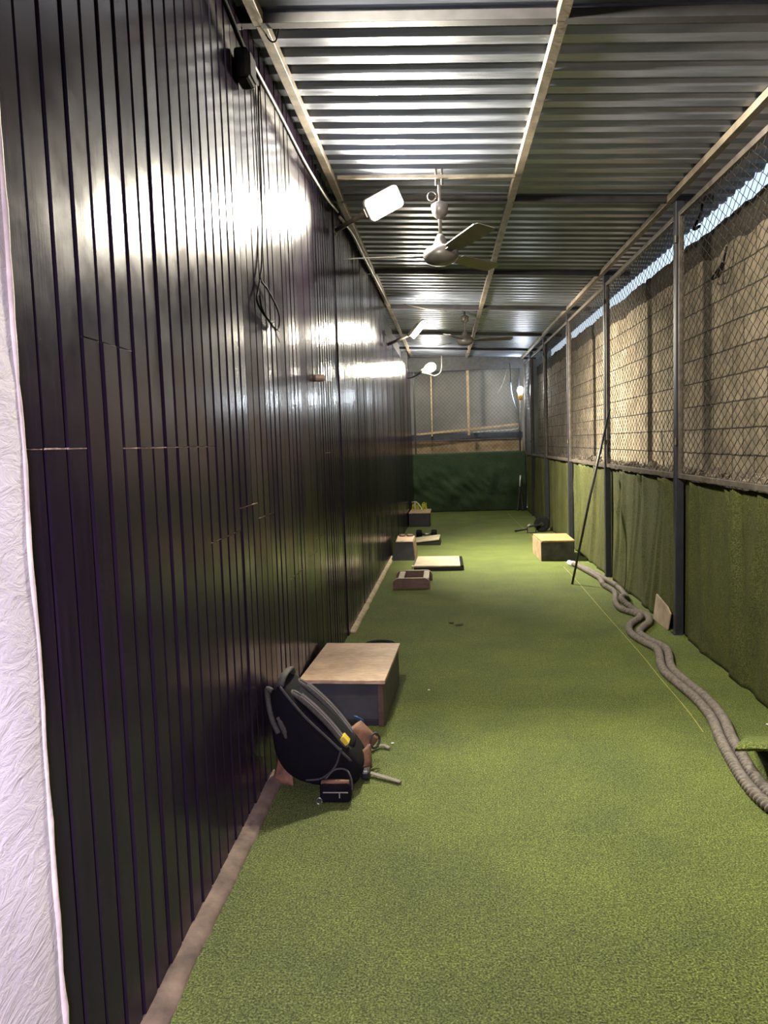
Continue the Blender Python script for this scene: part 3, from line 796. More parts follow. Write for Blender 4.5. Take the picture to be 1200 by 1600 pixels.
# wires under the roof
mb = MB(); mb.tube(spline([(-0.45, 10.1, 3.28), (-0.1, 9.9, 3.16), (0.1, 10.2, 3.18), (0.34, 10.9, 3.14)], 6), 0.005, 6)
tag(build('ceiling_wire', mb, M['cablegrey'], smooth=True), 'thin wire sagging from the second flood light to the far ceiling fan', 'wire')
mb = MB(); mb.tube(spline([(0.62, 16.428, 2.1), (1.0, 16.42, 2.3), (1.25, 16.41, 2.6), (1.40, 16.41, 3.05)], 6), 0.005, 6)
tag(build('loose_wire', mb, M['cablegrey'], smooth=True), 'thin curving wire in front of the right half of the far mesh panel', 'wire')
mb = MB(); mb.tube(spline([(1.93, 5.95, 3.21), (1.95, 6.02, 3.13), (1.96, 6.22, 3.06), (1.93, 6.0, 3.02)], 8), 0.011, 8)
tag(build('bent_cable', mb, M['cable'], smooth=True), 'bent black cable hanging at the roof edge behind the nearest mesh panel', 'cable')
mb = MB()
for dx in (0.0, 0.09):
    mb.tube(spline([(2.10, 6.05 - dx, 2.74), (2.02, 6.0 - dx, 2.64), (2.0, 5.85 - dx, 2.62), (2.01, 5.76 - dx, 2.70 + dx)], 6), 0.007, 6)
tag(build('bent_rebar', mb, M['cable'], smooth=True), 'bent dark rebar ends sticking out of the block wall', 'rebar')
mb = MB(); mb.tube(spline([(-0.745, 3.45, 3.36), (-0.72, 3.5, 3.29), (-0.69, 3.52, 3.285), (-0.66, 3.47, 3.32), (-0.62, 3.40, 3.34)], 5), 0.0035, 6)
tag(build('tie_wire', mb, M['cable'], smooth=True), 'short twist of tie wire around the steel tube above the junction box', 'wire')

# ------------------------------------------------------------------ near plywood box beside the wall
def rotz_pts(pts, c, an):
    m_ = Matrix.Rotation(an, 3, 'Z'); c = Vector(c); return [c + m_ @ (Vector(p) - c) for p in pts]
t = thing('plyo_box', 'low box with a bare plywood top and dark grey front beside the backpack', 'plyo box', (-0.555, 4.33, 0))
an = math.radians(-3.0); cc = (-0.555, 4.33, 0)
def rbox(lo, hi, mi=0):
    q_ = MB(); q_.box(lo, hi, mi); q_.v = rotz_pts(q_.v, cc, an); return q_
x0, x1, y0, y1 = -0.785, -0.330, 3.965, 4.715
build('top_board', rbox((x0, y0 - 0.012, 0.235), (x1 + 0.012, y1, 0.255)), [M['ply']], t, bevel=0.002)
build('front_board', rbox((x0 + 0.012, y0 + 0.02, 0.03), (x1 - 0.03, y0 + 0.035, 0.235)), M['board_grey'], t, bevel=0.002)
build('corner_strip', rbox((x1 - 0.03, y0 - 0.005, 0.0), (x1, y0 + 0.04, 0.235)), M['ply_edge'], t, bevel=0.002)
build('side_board', rbox((x1 - 0.016, y0 + 0.04, 0.0), (x1, y1 - 0.01, 0.235)), M['board_mid'], t, bevel=0.002)
build('side_board', rbox((x0 + 0.002, y0 + 0.02, 0.0), (x0 + 0.012, y1 - 0.01, 0.235)), M['board_grey'], t, bevel=0.002)
build('back_board', rbox((x0 + 0.016, y1 - 0.028, 0.0), (x1 - 0.016, y1 - 0.012, 0.235)), M['board_grey'], t, bevel=0.002)
build('bottom_rail', rbox((x0 + 0.012, y0 + 0.01, 0.0), (x1 - 0.03, y0 + 0.036, 0.030)), M['flat_black'], t, bevel=0.002)
t = thing('weight_plate', 'black round plate lying flat on the turf behind the near plywood box', 'weight plate', (-0.50, 5.50, 0))
mb = MB(); mb.lathe([(0.105, 0.0), (0.120, 0.008), (0.122, 0.03), (0.112, 0.042), (0.085, 0.040), (0.078, 0.030), (0.04, 0.030), (0.036, 0.042), (0.020, 0.042)], (-0.50, 5.50, 0), (0, 0, 1), 32); build('disc', mb, M['rubber'], t, smooth=False)
mb = MB(); mb.lathe([(0.018, 0.0), (0.020, 0.042), (0.015, 0.0425)], (-0.50, 5.50, 0.001), (0, 0, 1), 20); build('bushing', mb, M['rubber'], t)

# ------------------------------------------------------------------ backpack leaning on the wall
t = thing('backpack', 'black backpack with grey padded straps leaning against the plank wall', 'backpack', (-0.55, 3.32, 0))
prof = [(-0.728, 0.475), (-0.765, 0.455), (-0.788, 0.39), (-0.785, 0.25), (-0.765, 0.13), (-0.70, 0.045), (-0.573, 0.004), (-0.440, 0.004), (-0.392, 0.070), (-0.425, 0.155), (-0.515, 0.245), (-0.617, 0.345), (-0.683, 0.43)]
pc = Vector((-0.60, 0, 0.22))
mb = MB(); rows = [(3.175, 0.55, 0), (3.195, 0.86, 0), (3.235, 0.99, 0), (3.33, 1.0, 0), (3.42, 0.99, 0), (3.465, 0.86, 0), (3.485, 0.55, 0)]
pr = spline([(p[0], 0, p[1]) for p in prof] + [(prof[0][0], 0, prof[0][1])], 4)[:-1]
vs = []
for yy, s_, _ in rows:
    for p in pr:
        q = pc + (Vector(p) - pc) * s_; vs.append((max(q.x, -0.800), yy, max(0.004, q.z)))
n_ = len(pr)
fs = [(i * n_ + j, i * n_ + (j + 1) % n_, (i + 1) * n_ + (j + 1) % n_, (i + 1) * n_ + j) for i in range(len(rows) - 1) for j in range(n_)]
fs += [tuple(range(n_ - 1, -1, -1)), tuple((len(rows) - 1) * n_ + j for j in range(n_))]
mb.add(vs, fs); body = build('body', mb, M['nylon'], t, smooth=True)
# seam piping on the side and a zip pocket
mb = MB(); mb.tube(spline([(-0.47, 3.172, 0.20), (-0.50, 3.168, 0.12), (-0.56, 3.168, 0.07), (-0.63, 3.17, 0.06)], 6), 0.005, 6); build('pocket_seam', mb, M['webbing'], body, smooth=True)
mb = MB(); mb.tube(spline([(-0.728, 3.185, 0.47), (-0.690, 3.18, 0.42), (-0.62, 3.178, 0.335), (-0.52, 3.178, 0.235), (-0.43, 3.18, 0.14)], 6), 0.006, 6); build('zip_piping', mb, M['webbing'], body, smooth=True)
# back padding between the straps
mb = MB(); mb.tube(spline([(-0.69, 3.33, 0.405), (-0.60, 3.33, 0.325), (-0.51, 3.33, 0.235), (-0.44, 3.33, 0.155)], 6), [0.07] + [0.085] * 17 + [0.07], 14, flat=0.25, up=(0.7, 0, 0.7)); build('back_padding', mb, M['nylon'], t, smooth=True)
def strap(y_, path, name='shoulder_strap'):
    q_ = MB(); c_ = spline([(a, y_ + b, z) for a, b, z in path], 8)
    q_.tube(c_, [0.024 + 0.006 * math.sin(PI * i / (len(c_) - 1)) for i in range(len(c_))], 12, flat=0.42, up=(0.7, 0, 0.7))
    s_ = build(name, q_, M['pad'], t, smooth=True)
    q_ = MB(); up_ = Vector((0.7, 0, 0.72)).normalized() * 0.0125
    q_.tube([p + up_ for p in c_[4:]], 0.0095, 8, flat=0.25, up=(0.7, 0, 0.7)); web = build('webbing', q_, M['webbing'], s_, smooth=True)
    q_ = MB()
    for i in range(9, len(c_) - 6):
        a, b = c_[i] + up_ * 1.22, c_[i + 1] + up_ * 1.22
        for f_ in (0.12, 0.62):
            p0 = a + (b - a) * f_; p1 = a + (b - a) * (f_ + 0.26)
            for off_ in (-0.017, 0.0, 0.017):
                q_.tube([p0 + Vector((0, off_, -0.002 * abs(off_) / 0.017)), p1 + Vector((0, off_, -0.002 * abs(off_) / 0.017))], 0.0028, 5)
    if len(q_.v):
        build('woven_dashes', q_, M['dashes'], s_)
    return s_
path = [(-0.712, 0, 0.435), (-0.665, 0.0, 0.412), (-0.60, 0.0, 0.355), (-0.535, 0.0, 0.285), (-0.475, 0.0, 0.205), (-0.435, 0, 0.135)]
s1 = strap(3.245, path); s2 = strap(3.405, path)
mb = MB(); mb.box((-0.020, -0.026, -0.022), (0.020, 0.026, 0.022)); mb.v = [Vector((-0.470, 3.245, 0.205)) + Matrix.Rotation(math.radians(50), 3, 'Y') @ Vector((p.x, p.y, p.z * 0.5)) + Vector((0.008, 0, 0.008)) for p in mb.v]
build('yellow_tag', mb, M['yellow'], s1, bevel=0.003)
# haul loop and top flap of pale padding
mb = MB(); mb.tube(spline([(-0.735, 3.215, 0.462), (-0.728, 3.25, 0.492), (-0.722, 3.30, 0.500), (-0.72, 3.36, 0.496), (-0.722, 3.41, 0.462)], 6), 0.022, 10, flat=0.5, up=(-0.4, 0, 1)); build('top_padding', mb, M['pad'], t, smooth=True)
mb = MB(); mb.tube(spline([(-0.765, 3.19, 0.452), (-0.787, 3.20, 0.455), (-0.790, 3.215, 0.40), (-0.770, 3.185, 0.33), (-0.74, 3.17, 0.27)], 6), 0.012, 8); build('haul_loop', mb, M['pad'], t, smooth=True)
mb = MB(); mb.tube(spline([(-0.742, 3.172, 0.34), (-0.728, 3.165, 0.315), (-0.715, 3.168, 0.28), (-0.708, 3.172, 0.245)], 5), [0.008] * 4 + [0.012] * 8 + [0.008] * 3 + [0.004], 8, flat=0.5, up=(0, 1, 0)); build('side_tab', mb, M['pad'], t, smooth=True)
# hip belt wings of tan lining at the foot, webbing tails on the turf
def sheet4(a, b, c, d, bulge, nrm):
    a, b, c, d, nrm = map(Vector, (a, b, c, d, nrm))
    q_ = MB(); q_.grid(lambda u, v: (a * (1 - u) + b * u) * (1 - v) + (d * (1 - u) + c * u) * v + nrm * bulge * math.sin(PI * u) * math.sin(PI * v), 8, 8); return q_
build('hip_belt', sheet4((-0.470, 3.42, 0.190), (-0.425, 3.50, 0.20), (-0.345, 3.50, 0.110), (-0.388, 3.44, 0.075), 0.02, (0.6, -0.3, 0.7)), M['lining'], t, smooth=True, solid=0.016)
build('hip_belt', sheet4((-0.415, 3.36, 0.105), (-0.375, 3.42, 0.12), (-0.372, 3.42, 0.012), (-0.405, 3.33, 0.012), 0.02, (0.8, -0.5, 0.1)), M['lining'], t, smooth=True, solid=0.014)
mb = MB(); mb.tube([(-0.355 + 0.030 * math.cos(q * PI / 8) * 0.7, 3.475 + 0.02 * math.cos(q * PI / 8), 0.115 + 0.035 * math.sin(q * PI / 8)) for q in range(17)], 0.006, 6); build('belt_loop', mb, M['webbing'], t, smooth=True)
mb = MB(); mb.tube([(-0.415, 3.64, 0.10), (-0.435, 3.60, 0.17), (-0.452, 3.56, 0.20)], [0.012, 0.02, 0.012], 8, flat=0.4); build('blue_tab', mb, M['blue'], t, smooth=True)
mb = MB(); mb.tube(spline([(-0.40, 3.60, 0.03), (-0.36, 3.655, 0.016), (-0.33, 3.66, 0.018), (-0.300, 3.645, 0.010)], 5), 0.012, 8, flat=0.25, up=(0, 0, 1)); build('webbing_tail', mb, M['webpale'], t, smooth=True)
mb = MB(); mb.tube(spline([(-0.43, 3.30, 0.04), (-0.385, 3.345, 0.020), (-0.31, 3.31, 0.016), (-0.225, 3.265, 0.010)], 5), 0.014, 8, flat=0.25, up=(0, 0, 1)); build('webbing_tail', mb, M['webpale'], t, smooth=True)
mb = MB(); mb.box((-0.405, 3.29, 0.004), (-0.365, 3.36, 0.045)); build('buckle', mb, M['black'], t, bevel=0.01)
build('base_flap', sheet4((-0.80, 3.28, 0.004), (-0.70, 3.24, 0.004), (-0.715, 3.30, 0.12), (-0.780, 3.33, 0.10), 0.02, (0.3, -0.8, 0.2)), M['lining'], t, smooth=True, solid=0.010)
# pouch on the turf in front
t = thing('pouch', 'small black zipped pouch with a tan top lying in front of the backpack', 'pouch', (-0.487, 3.11, 0))
mb = MB(); mb.box((-0.556, 3.075, 0.0), (-0.424, 3.150, 0.085)); build('body', mb, M['nylon'], t, bevel=0.018, segs=4)
mb = MB(); mb.tube([(-0.548, 3.10, 0.083), (-0.488, 3.095, 0.088), (-0.432, 3.10, 0.084)], 0.013, 10, flat=0.7); build('flap', mb, M['lining'], t, smooth=True)
mb = MB(); mb.tube([(-0.540, 3.074, 0.050), (-0.488, 3.072, 0.051), (-0.434, 3.074, 0.050)], 0.0025, 6); mb.tube([(-0.470, 3.072, 0.05), (-0.470, 3.070, 0.028)], 0.0022, 5); build('zipper', mb, M['dashes'], t)
mb = MB(); mb.tube(spline([(-0.54, 3.13, 0.08), (-0.50, 3.15, 0.115), (-0.45, 3.15, 0.115), (-0.425, 3.12, 0.09), (-0.418, 3.095, 0.05)], 5), 0.005, 6); build('carry_loop', mb, M['webbing'], t, smooth=True)
mb = MB(); mb.tube([(-0.557 + 0.012 * math.cos(q * PI / 6), 3.070, 0.015 + 0.014 * math.sin(q * PI / 6)) for q in range(13)], 0.0028, 6); build('key_ring', mb, M['chrome'], t, smooth=True)

# ------------------------------------------------------------------ wooden training gear along the left side
t = thing('push_up_stand', 'pair of rounded brown boards joined as a low push-up stand on the turf', 'push-up stand', (-0.36, 8.08, 0))
def rounded_board(xa, xb, y_, h):
    pts = [(xa, y_, 0), (xb, y_, 0)]
    for q in range(7):
        a = q * PI / 12; pts.append((xb - 0.06 + 0.06 * math.cos(a), y_, h - 0.06 + 0.06 * math.sin(a)))
    for q in range(7):
        a = PI / 2 + q * PI / 12; pts.append((xa + 0.06 + 0.06 * math.cos(a), y_, h - 0.06 + 0.06 * math.sin(a)))
    q_ = MB(); q_.prism(pts, (0, 0, 0), (0, 0.035, 0)); q_.mi[3:] = [1] * (len(q_.mi) - 3); return q_  # pale edges: plywood, with the light falling on them put into the colour
build('end_board', rounded_board(-0.553, -0.170, 7.80, 0.112), [M['brown_wood'], M['ply_pale']], t, bevel=0.002)
build('end_board', rounded_board(-0.545, -0.150, 8.28, 0.112), [M['brown_wood'], M['ply_pale']], t, bevel=0.002)
for xx in (-0.50, -0.24):
    mb = MB(); mb.box((xx, 7.835, 0.072), (xx + 0.06, 8.28, 0.106)); build('cross_bar', mb, M['ply_pale'], t, bevel=0.003)
t = thing('slant_board', 'long pale plywood board on a black base lying on the open turf', 'slant board', (-0.09, 9.25, 0))
mb = MB(); mb.box((-0.392, 8.89, 0), (0.205, 9.62, 0.045)); build('base', mb, M['flat_black'], t, bevel=0.003)
mb = MB(); mb.hexa([(-0.375, 8.87, 0.046), (0.165, 8.87, 0.046), (0.165, 9.63, 0.046), (-0.352, 9.63, 0.046)], [(-0.375, 8.87, 0.066), (0.165, 8.87, 0.060), (0.165, 9.63, 0.060), (-0.352, 9.63, 0.066)]); build('deck', mb, M['ply_pale'], t, bevel=0.003)
mb = MB(); mb.box((0.167, 8.885, 0.045), (0.203, 9.61, 0.058)); build('grip_strip', mb, M['rubber'], t, bevel=0.002)
mb = MB(); mb.box((-0.402, 8.875, 0.0), (-0.376, 8.955, 0.062)); build('end_block', mb, M['ply_pale'], t, bevel=0.003)
t = thing('wedge_box', 'tapered wooden box with sloping sides against the kerb', 'plyo box', (-0.56, 9.75, 0))
B = [(-0.700, 9.95 - 0.22, 0), (-0.395, 9.72, 0), (-0.385, 10.35, 0), (-0.700, 10.36, 0)]; T = [(-0.632, 9.75, 0.235), (-0.418, 9.75, 0.235), (-0.410, 10.28, 0.235), (-0.640, 10.30, 0.235)]
mb = MB(); mb.hexa(B, T); build('body', mb, M['board_grey'], t, bevel=0.003)
mb = MB(); mb.hexa([(p[0] + dx, p[1] + dy, 0.236) for p, dx, dy in zip(T, (-0.004, 0.004, 0.004, -0.004), (-0.006, -0.006, 0.004, 0.004))], [(p[0], p[1], 0.252) for p in T]); build('top_board', mb, M['ply'], t, bevel=0.002)
mb = MB(); mb.hexa([(-0.3945, 9.722, 0.004), (-0.386, 9.722, 0.004), (-0.376, 10.35, 0.004), (-0.3845, 10.35, 0.004)], [(-0.4175, 9.752, 0.233), (-0.409, 9.752, 0.233), (-0.401, 10.28, 0.233), (-0.4095, 10.28, 0.233)]); build('side_board', mb, M['tan_side'], t)
# two small plates on it
for (xx, lab) in ((-0.575, 'left one of the two small red brown rings on the tapered box'), (-0.475, 'right one of the two small red brown rings on the tapered box')):
    mb = MB()
    mb.tube([(xx + 0.034 * math.cos(q * PI / 8), 10.22 + 0.034 * math.sin(q * PI / 8), 0.266) for q in range(17)], 0.013, 8, cap=False)
    tag(build('grip_ring', mb, M['brown_wood'], smooth=True), lab, 'ring', 'small rings on the tapered box')
t = thing('slant_board', 'small pale tilted board on a black wedge behind the tapered box', 'slant board', (-0.25, 11.3, 0))
mb = MB(); mb.hexa([(-0.45, 11.16, 0), (-0.07, 11.12, 0), (-0.06, 11.55, 0), (-0.45, 11.6, 0)], [(-0.45, 11.16, 0.038), (-0.09, 11.12, 0.075), (-0.08, 11.55, 0.085), (-0.45, 11.6, 0.04)]); build('wedge', mb, M['flat_black'], t, bevel=0.003)
mb = MB(); mb.hexa([(-0.45, 11.15, 0.039), (-0.09, 11.11, 0.077), (-0.075, 11.56, 0.087), (-0.45, 11.62, 0.042)], [(-0.45, 11.15, 0.058), (-0.09, 11.11, 0.096), (-0.075, 11.56, 0.106), (-0.45, 11.62, 0.06)]); build('deck', mb, M['ply_pale'], t, bevel=0.003)
t = thing('dumbbell', 'black hexagonal dumbbell lying behind the small tilted board', 'dumbbell', (-0.29, 12.0, 0))
mb = MB(); mb.tube([(-0.37, 12.0, 0.062), (-0.22, 12.0, 0.062)], 0.016, 12); build('handle', mb, M['chrome'], t, smooth=True)
for xx in (-0.455, -0.22):
    mb = MB(); mb.tube([(xx, 12.0, 0.062), (xx + 0.015, 12.0, 0.062), (xx + 0.075, 12.0, 0.062), (xx + 0.09, 12.0, 0.062)], [0.058, 0.070, 0.070, 0.058], 6, up=(0, 1, 0)); build('head', mb, M['rubber'], t)
# far box with straps on it
t = thing('plyo_box', 'low dark box with a pale top farthest along the plank wall', 'plyo box', (-0.45, 14.1, 0))
mb = MB(); mb.hexa([(-0.645, 13.75, 0), (-0.275, 13.72, 0), (-0.270, 14.45, 0), (-0.63, 14.48, 0)], [(-0.645, 13.75, 0.225), (-0.275, 13.72, 0.225), (-0.270, 14.45, 0.225), (-0.63, 14.48, 0.225)]); build('body', mb, M['board_grey'], t, bevel=0.003)
mb = MB(); mb.hexa([(-0.645, 13.73, 0.226), (-0.258, 13.70, 0.226), (-0.250, 14.46, 0.226), (-0.625, 14.49, 0.226)], [(-0.645, 13.73, 0.246), (-0.258, 13.70, 0.246), (-0.250, 14.46, 0.246), (-0.625, 14.49, 0.246)]); build('top_board', mb, M['ply'], t, bevel=0.003)
mb = MB(); mb.box((-0.282, 13.715, 0.0), (-0.262, 13.75, 0.225)); build('corner_strip', mb, M['flat_black'], t)
t = thing('speed_ladder', 'tangle of yellow green straps with white cord on the far low box', 'speed ladder', (-0.45, 14.25, 0.247))
rr = random.Random(3); mb = MB()
for i in range(13):
    x0_ = rr.uniform(-0.58, -0.34); y0_ = rr.uniform(14.1, 14.36); hh = rr.uniform(0.06, 0.135); dx = rr.uniform(-0.05, 0.06); dy = rr.uniform(-0.06, 0.06)
    mb = MB(); mb.tube(spline([(x0_, y0_, 0.255), (x0_ + dx * 0.3, y0_ + dy * 0.4, 0.25 + hh), (x0_ + dx, y0_ + dy, 0.25 + hh * 0.7), (x0_ + dx * 1.4, y0_ + dy, 0.255)], 4), 0.014, 6, flat=0.3); build('strap', mb, M['lime'], t, smooth=True)
mb = MB(); mb.tube(spline([(-0.60, 14.2, 0.40), (-0.54, 14.15, 0.41), (-0.49, 14.12, 0.385), (-0.44, 14.08, 0.32), (-0.41, 14.05, 0.256)], 5), 0.009, 6); mb.tube([(-0.545, 14.15, 0.255), (-0.55, 14.16, 0.40)], 0.008, 6); build('cord', mb, M['whitecord'], t, smooth=True)

# ------------------------------------------------------------------ things along the fence
t = thing('plyo_box', 'plywood box with a black front standing near the fence', 'plyo box', (1.32, 9.6, 0))
# its front left foot 1.165,9.44; front right 1.54,9.34; it turns a little to the left
B = [Vector((1.168, 9.43, 0)), Vector((1.548, 9.30, 0)), Vector((1.615, 10.0, 0)), Vector((1.152, 10.14, 0))]
B = [Vector((1.168, 9.43, 0)), Vector((1.560, 9.40, 0)), Vector((1.575, 10.10, 0)), Vector((1.150, 10.14, 0))]
up = Vector((0, 0, 1))
mb = MB(); mb.hexa(B, [p + up * 0.235 for p in B]); build('body', mb, M['board_black'], t, bevel=0.003)
mb = MB(); mb.hexa([p + up * 0.236 for p in B], [p + up * 0.256 for p in B]); mb.v = [p + (Vector((0.004, -0.006, 0)) if p.y < 9.8 else Vector((0, 0.004, 0))) for p in mb.v]; build('top_board', mb, M['ply_orange'], t, bevel=0.003)
mb = MB(); o_ = Vector((-0.008, 0, 0)); mb.hexa([B[0] + o_ + up * 0.003, B[0] + up * 0.003 - Vector((0.001, 0, 0)), B[3] + up * 0.003 - Vector((0.001, 0, 0)), B[3] + o_ + up * 0.003], [B[0] + o_ + up * 0.234, B[0] + up * 0.234 - Vector((0.001, 0, 0)), B[3] + up * 0.234 - Vector((0.001, 0, 0)), B[3] + o_ + up * 0.234]); build('side_board', mb, M['tan_side'], t)
# slanting rod
mb = MB(); mb.tube([(1.282, 7.895, 0.0), (1.480, 7.935, 0.90), (1.690, 7.99, 1.76)], 0.012, 10)
tag(build('steel_rod', mb, M['darksteel'], smooth=True), 'long thin dark rod leaning from the turf up to the fence', 'rod')
# battle rope: two twisted strands
def rope(path, R0, per=9, twist=76.0, n_=20, rise=None):
    c_ = spline(path, per)
    # resample evenly
    d = [0.0]
    for a, b in zip(c_, c_[1:]):
        d.append(d[-1] + (b - a).length)
    step = 0.0062; m_ = int(d[-1] / step); out = []; j = 0
    for i in range(m_ + 1):
        s_ = i * d[-1] / m_
        while j < len(d) - 2 and d[j + 1] < s_:
            j += 1
        f_ = (s_ - d[j]) / max(1e-9, d[j + 1] - d[j]); out.append((c_[j].lerp(c_[j + 1], f_), s_))
    q_ = MB(); vs_ = []; upv = Vector((0, 0, 1))
    for i, (p, s_) in enumerate(out):
        t_ = (out[min(i + 1, m_)][0] - out[max(i - 1, 0)][0]).normalized(); a = (upv - t_ * upv.dot(t_)).normalized(); b = t_.cross(a)
        for k_ in range(n_):
            th = 2 * PI * k_ / n_; r_ = R0 * (0.54 + 0.48 * abs(math.cos(1.5 * (th - twist * s_))))
            vs_.append(p + (a * math.sin(th) + b * math.cos(th)) * r_)
    fs_ = [(i * n_ + k_, i * n_ + (k_ + 1) % n_, (i + 1) * n_ + (k_ + 1) % n_, (i + 1) * n_ + k_) for i in range(m_) for k_ in range(n_)]
    fs_ += [tuple(range(n_ - 1, -1, -1)), tuple(m_ * n_ + k_ for k_ in range(n_))]
    q_.add(vs_, fs_); return q_
RR = 0.027; zf = RR * 0.97
A = [(1.455, 9.12), (1.512, 8.82), (1.555, 8.42), (1.590, 8.05), (1.560, 7.70), (1.585, 7.32), (1.500, 6.90), (1.478, 6.62), (1.555, 6.42), (1.56, 6.28), (1.43, 6.05), (1.372, 5.84), (1.372, 5.66), (1.400, 5.50), (1.435, 5.34),
     (1.405, 5.14), (1.362, 4.96), (1.340, 4.78), (1.352, 4.56), (1.368, 4.28), (1.350, 3.98), (1.300, 3.72), (1.262, 3.47), (1.236, 3.24), (1.240, 3.05), (1.30, 2.8), (1.40, 2.45), (1.47, 2.0), (1.45, 1.5)]
Bp = [(1.485, 9.06), (1.545, 8.80), (1.605, 8.40), (1.632, 8.05), (1.668, 7.70), (1.660, 7.34), (1.628, 7.05), (1.560, 6.88), (1.520, 6.74), (1.585, 6.55), (1.63, 6.34), (1.590, 6.12), (1.500, 5.95), (1.435, 5.80), (1.432, 5.68), (1.458, 5.52), (1.498, 5.34),
      (1.470, 5.16), (1.425, 4.98), (1.402, 4.80), (1.412, 4.57), (1.428, 4.30), (1.410, 3.99), (1.358, 3.73), (1.320, 3.48), (1.294, 3.26), (1.298, 3.06), (1.36, 2.82), (1.465, 2.47), (1.54, 2.0), (1.525, 1.5)]
hum = {6: 0.0, 8: 0.03, 9: 0.045}
t = thing('battle_rope', 'thick grey twisted battle rope lying doubled along the foot of the fence', 'battle rope', (1.4, 6.0, 0))
build('strand', rope([(x_, y_, zf) for x_, y_ in A], RR), M['rope'], t, smooth=True)
build('strand', rope([(x_, y_, zf + (0.05 if i in (7, 8) else 0.0)) for i, (x_, y_) in enumerate(Bp)], RR), M['rope'], t, smooth=True)
for (x_, y_), (x2, y2) in ((A[0], A[1]), (Bp[0], Bp[1])):
    d = Vector((x_ - x2, y_ - y2, 0)).normalized(); mb = MB(); mb.tube([Vector((x_, y_, zf)) - d * 0.12, Vector((x_, y_, zf)) + d * 0.02], 0.029, 14); build('end_cap', mb, M['ropeend'], t, smooth=False)
# leaning tile
mb = MB(); e = Vector((0.012, 0.0, 0.004))
p = [Vector((1.672, 6.32, 0.002)), Vector((1.676, 5.93, 0.002)), Vector((1.690, 5.90, 0.135)), Vector((1.694, 6.00, 0.170)), Vector((1.700, 6.33, 0.205))]
mb.prism(p, (0, 0, 0), tuple(e))
tag(build('broken_tile', mb, M['stone'], bevel=0.003), 'pale brown broken tile leaning against the turf cloth near the nearest post', 'tile')
# curled turf flap at the right edge
def ffn(u, v):
    s_ = v; xl = 1.200 + 0.23 * (1 - s_) ** 0.8; xx = xl + u * (1.690 - xl)
    yy = 3.74 - 0.48 * s_; z = 0.014 + 0.168 * (s_ ** 0.75)
    if s_ > 0.90:
        q = (s_ - 0.90) / 0.10; yy -= 0.004 * q; z -= 0.020 * q * q
    return (xx, yy + 0.006 * mnoise.noise(Vector((xx * 9, 0, 0))), z)
mb = MB(); mb.grid(ffn, 24, 20, 0)
mb.grid(lambda u, v: tuple(Vector(ffn(u, v)) - Vector((0, -0.004, 0.012 * v + 0.001))), 24, 20, 1)
# front lip closing both layers
mb.grid(lambda u, v: tuple(Vector(ffn(u, 1)) - Vector((0, -0.004 * v, 0.013 * v))), 24, 1, 0)
tag(build('turf_flap', mb, [M['turf'], M['turfback']], smooth=True), 'curled up piece of green turf beside the rope at the right edge', 'turf piece')
# black wheel gadget
t = thing('exercise_wheel', 'black round exercise wheel with a thin handle beside the fence', 'exercise wheel', (1.50, 12.35, 0))
mb = MB(); mb.lathe([(0.03, -0.03), (0.10, -0.032), (0.125, -0.02), (0.128, 0.02), (0.10, 0.032), (0.03, 0.03)], (1.55, 12.42, 0.128), (0.25, 1, 0), 32); build('wheel', mb, M['rubber'], t, smooth=False)
mb = MB(); mb.lathe([(0.034, -0.045), (0.034, 0.045)], (1.55, 12.42, 0.128), (0.25, 1, 0), 16); build('hub', mb, M['black'], t)
mb = MB(); mb.box((1.30, 12.30, 0.0), (1.45, 12.36, 0.014)); mb.box((1.30, 12.30, 0.014), (1.315, 12.36, 0.10)); mb.box((1.435, 12.30, 0.014), (1.45, 12.36, 0.085)); mb.bar((1.305, 12.33, 0.10), (1.545, 12.38, 0.128), 0.03, 0.025); build('bracket', mb, M['black'], t, bevel=0.004)
mb = MB(); mb.tube([(1.31, 12.33, 0.062), (1.18, 12.36, 0.040), (1.115, 12.38, 0.030)], [0.012, 0.012, 0.016], 10); build('handle', mb, M['rubber'], t, smooth=True)
mb = MB(); mb.tube([(1.315, 12.33, 0.10), (1.33, 12.33, 0.125), (1.36, 12.33, 0.13)], 0.018, 8); build('grip', mb, M['cablegrey'], t, smooth=True)
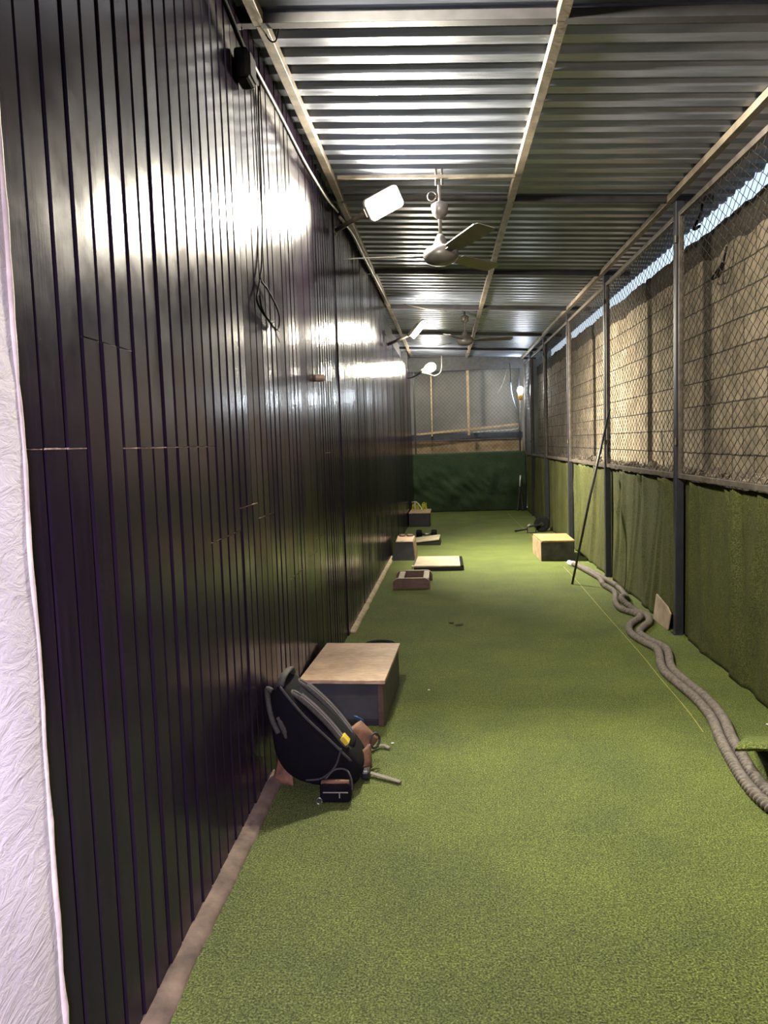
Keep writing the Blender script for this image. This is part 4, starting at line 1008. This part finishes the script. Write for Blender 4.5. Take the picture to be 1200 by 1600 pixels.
# dark folded stand in the far corner
t = thing('folded_stand', 'dark folded stand with a pale handle leaning in the far right corner', 'stand', (1.575, 16.2, 0))
mb = MB(); mb.bar((1.515, 16.18, 0.0), (1.588, 16.30, 0.50), 0.07, 0.04, up=(1, 0, 0)); build('leg', mb, M['black'], t, bevel=0.008)
mb = MB(); mb.bar((1.64, 16.20, 0.0), (1.598, 16.32, 0.48), 0.045, 0.04, up=(1, 0, 0)); build('leg', mb, M['black'], t, bevel=0.008)
mb = MB(); mb.tube([(1.585, 16.30, 0.48), (1.607, 16.33, 0.74)], 0.014, 10); build('handle', mb, M['whitepipe'], t, smooth=True)

# ------------------------------------------------------------------ small litter and the seam of the turf
for pts, lab in (([(1.365, 9.0), (1.362, 8.18), (1.335, 6.6), (1.318, 5.3), (1.300, 4.75), (1.288, 4.2), (1.268, 3.86)], 'pale thread of the turf seam running along the floor beside the rope'),
                 ([(1.296, 16.3), (1.285, 15.0), (1.32, 12.6), (1.34, 10.4)], 'pale thread of the turf seam on the floor behind the plywood box by the fence')):
    mb = MB(); mb.tube(spline([(a, b, 0.002) for a, b in pts], 6), 0.0022, 5)
    tag(build('seam_thread', mb, M['thread'], smooth=True), lab, 'thread')
def scrap(name, x_, y_, s_, mat, lab, cat, seed, group=None):
    rr = random.Random(seed); q_ = MB(); k_ = 7
    ang = [2 * PI * i / k_ for i in range(k_)]; rad = [s_ * rr.uniform(0.5, 1.1) for _ in ang]
    top = [(x_ + r_ * math.cos(a), y_ + r_ * math.sin(a) * 0.7, 0.003 + rr.uniform(0, s_ * 0.25)) for a, r_ in zip(ang, rad)]
    q_.add([(x_, y_, 0.004 + s_ * 0.2)] + top, [(0, i + 1, (i + 1) % k_ + 1) for i in range(k_)])
    tag(build(name, q_, mat, solid=0.0015), lab, cat, group)
scrap('dry_leaf', 0.03, 6.27, 0.035, M['leaf'], 'dark dry leaf in the left of the cluster on the middle of the turf', 'leaf', 1, 'dry leaves on the turf')
scrap('dry_leaf', 0.09, 6.20, 0.04, M['leaf'], 'dark dry leaf in the right of the cluster on the middle of the turf', 'leaf', 2, 'dry leaves on the turf')
scrap('paper_scrap', -0.125, 4.55, 0.012, M['paper'], 'tiny white scrap on the turf to the right of the near plywood box', 'scrap', 4, 'white scraps on the turf')
scrap('paper_scrap', -0.290, 3.72, 0.009, M['paper'], 'tiny white scrap on the turf at the near corner of the plywood box', 'scrap', 5, 'white scraps on the turf')
scrap('dry_leaf', 1.62, 3.95, 0.018, M['paper'], 'small pale curled leaf on the turf between the rope and the cloth', 'leaf', 6)
